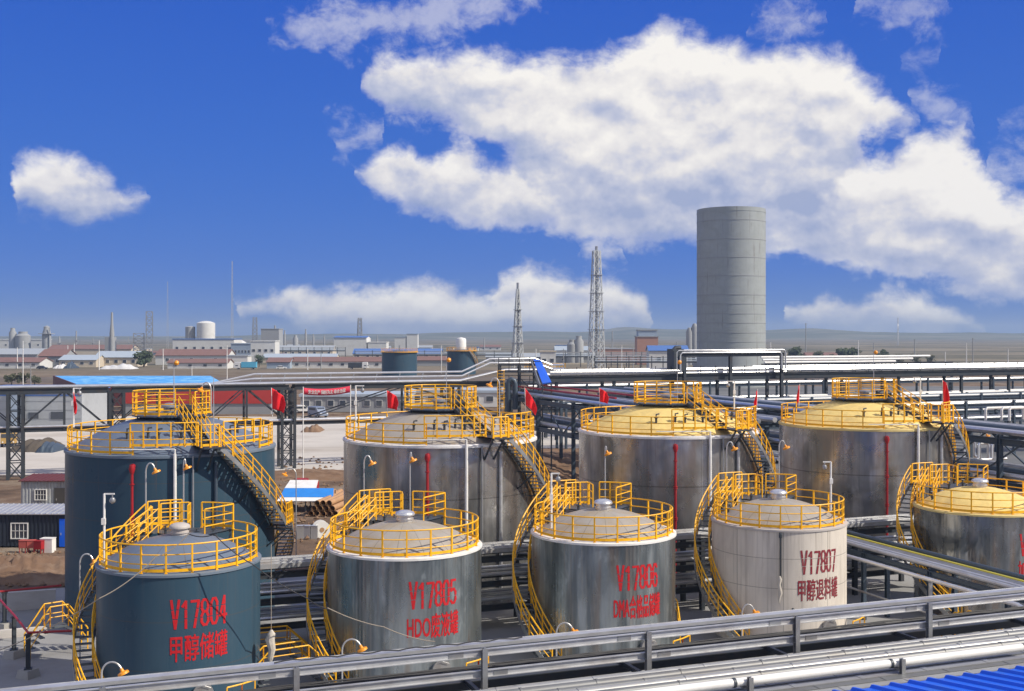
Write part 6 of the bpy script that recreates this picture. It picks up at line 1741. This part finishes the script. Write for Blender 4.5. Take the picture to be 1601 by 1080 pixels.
# ------------------------------------------------------------------ utility poles
pole_spec = [(27, 543, 578, 500, 'by the red-roofed house at the photo edge'), (36, 533, 600, 300, 'in front of the bank, farthest from the tall tower'), (48, 568, 590, 330, 'short one on the bank'), (155, 532, 578, 480, 'in front of the grey-roofed shed'), (116, 537, 560, 700, 'far behind the sheds'), (106, 540, 560, 700, 'second one far behind the sheds'),
 (255, 545, 578, 480, 'by the white house with the long red roof'), (355, 540, 596, 330, 'rising behind the raised white pipes'), (481, 545, 577, 480, 'before the very long red-roofed house'), (502, 550, 577, 480, 'beside the very long red-roofed house'), (300, 572, 594, 320, 'short one beside the blue roof'), (690, 540, 575, 440, 'between the two far blue-grey tanks'), (881, 545, 578, 420, 'beside the yellow railed platform'), (838, 545, 575, 500, 'beyond the steel tower'),
 (972, 540, 572, 480, 'past the taller lattice mast'), (990, 542, 572, 480, 'beside the brick tower house'), (1205, 535, 565, 560, 'just past the tall grey tower'), (1342, 532, 566, 560, 'between two round trees'), (1366, 536, 566, 560, 'just before the last round tree'), (1260, 505, 560, 700, 'tall one beyond the round trees'), (1478, 550, 572, 520, 'on the tan field'), (1511, 536, 572, 480, 'nearest white one on the tan field'), (1521, 528, 572, 480, 'dark tall one on the tan field'), (1576, 545, 572, 520, 'by the photo edge on the tan field'), (1430, 530, 560, 800, 'hazy one on the tan field')]
for x, yt, yb, d, lab in pole_spec:
    q = W(x, HY, d); H = CAMZ - (yt - HY) / F * d
    t = thing('utility_pole', 'thin utility pole ' + lab, 'pole', (q.x, d, 0), .2, 'utility poles across the plain')
    MB().tube([(0, 0, 0), (0, 0, H)], [.22 * d / 480, .15 * d / 480], 6).build('pole', M['white' if rnd.random() < .5 else 'wall_grey'], t)
    MB().beam((-.9, 0, H - .5), (.9, 0, H - .5), .12, .12).build('crossarm', M['wall_grey'], t, smooth=False)

# ------------------------------------------------------------------ trees
def leaf_mat(name, col):
    m = mat(name, col, .7, var=.35, vscale=.9, spec=.2); return m
M['leaf'] = leaf_mat('dull_leaves', (.055, .075, .04)); M['leaf2'] = leaf_mat('olive_leaves', (.08, .085, .05)); M['bark'] = mat('bark', (.10, .075, .055), .9)
def tree(label, x, yt, yb, d, wpx, m='leaf', nl=900, seed=1, name='tree', cat='tree'):
    r = random.Random(seed); q = W(x, HY, d); H = CAMZ - (yt - HY) / F * d; wr = wpx / 2 / F * d
    t = thing(name, label, cat, (q.x, d, 0))
    tk = MB().tube([(0, 0, 0), (.1, 0, H * .3), (0, .1, H * .6)], [wr * .09, wr * .06, wr * .03], 7)
    blobs = []
    for i in range(12):
        a = r.uniform(0, 6.28); k = r.uniform(.1, .72); z = H * r.uniform(.3, .82); rr = wr * r.uniform(.26, .45)
        c = Vector((wr * k * math.cos(a), wr * k * math.sin(a), z)); blobs.append((c, rr, min(rr, H * .2)))
        tk.tube([(0, 0, H * .25), c * .6 + Vector((0, 0, H * .14)), c], [wr * .05, wr * .03, wr * .012], 5)
    tk.build('trunk', M['bark'], t)
    mb = MB(); ls = wr * .085
    for i in range(nl):
        c, rr, rz_ = blobs[r.randrange(len(blobs))]
        v = Vector((r.gauss(0, 1), r.gauss(0, 1), r.gauss(0, 1))).normalized() * (r.random() ** .4)
        p = c + Vector((v.x * rr, v.y * rr, v.z * rz_))
        u = Vector((r.gauss(0, 1), r.gauss(0, 1), r.gauss(0, 1))).normalized(); w = u.orthogonal().normalized()
        s = ls * r.uniform(.6, 1.5)
        mb.add([p + u * s, p + w * s, p - u * s, p - w * s], [(0, 1, 2, 3)])
    mb.build('crown', M[m], t, smooth=False)
    return t
tree('round dark tree nearest the tall grey tower', 1242, 541, 563, 600, 32, seed=1)
tree('largest round dark tree beyond the white pipes', 1327, 540, 563, 600, 40, seed=2)
tree('small round tree beside the dark pole', 1382, 546, 563, 600, 26, seed=3)
tree('low olive tree between the red-brown house and the round tree', 1278, 547, 563, 620, 22, 'leaf2', 600, 4)
tree('dark leafy tree at the foot of the squat lattice tower', 225, 548, 577, 520, 36, 'leaf', 1100, 5)
tree('dark tree between the white block house and the red-roofed house', 405, 552, 577, 520, 18, 'leaf', 600, 6)
for k, (x, w, yt, yb) in enumerate(((18, 26, 583, 598), (36, 24, 581, 598), (54, 20, 585, 599))):
    tree(('low dark thorny shrub before the bank, nearest the photo edge', 'low dark thorny shrub before the bank, middle one', 'low dark thorny shrub before the bank, nearest the blue roof')[k], x, yt, yb, 340, w, 'leaf2', 700, 10 + k, 'shrub', 'shrub')
for k, (x, w) in enumerate(((1300, 24), (1405, 26), (1432, 24), (1350, 20), (1222, 18), (1456, 20))):
    tree(('scrubby bush below the low red-brown house', 'scrubby bush just past the small round tree', 'scrubby bush on the near edge of the tan field', 'scrubby bush between the two round trees', 'scrubby bush at the foot of the tall tower', 'last scrubby bush along the tan field')[k], x, 553, 566, 560, w, 'leaf2', 400, 20 + k, 'shrub', 'shrub')

# ------------------------------------------------------------------ haze
hz = MB().box((0, 4350, 40), (14400, 8900, 82)).build('haze', None, smooth=False)
hm = bpy.data.materials.new('haze_air'); hm.use_nodes = True
N, L = nodes_of(hm); N.clear()
ou = N.new('ShaderNodeOutputMaterial'); pv = N.new('ShaderNodeVolumePrincipled')
pv.inputs['Color'].default_value = (.52, .68, .92, 1); pv.inputs['Density'].default_value = .0002; pv.inputs['Anisotropy'].default_value = .1
L.new(pv.outputs[0], ou.inputs['Volume'])
hz.data.materials.append(hm)
tag(hz, 'pale blue haze over the plain', 'haze', kind='stuff')
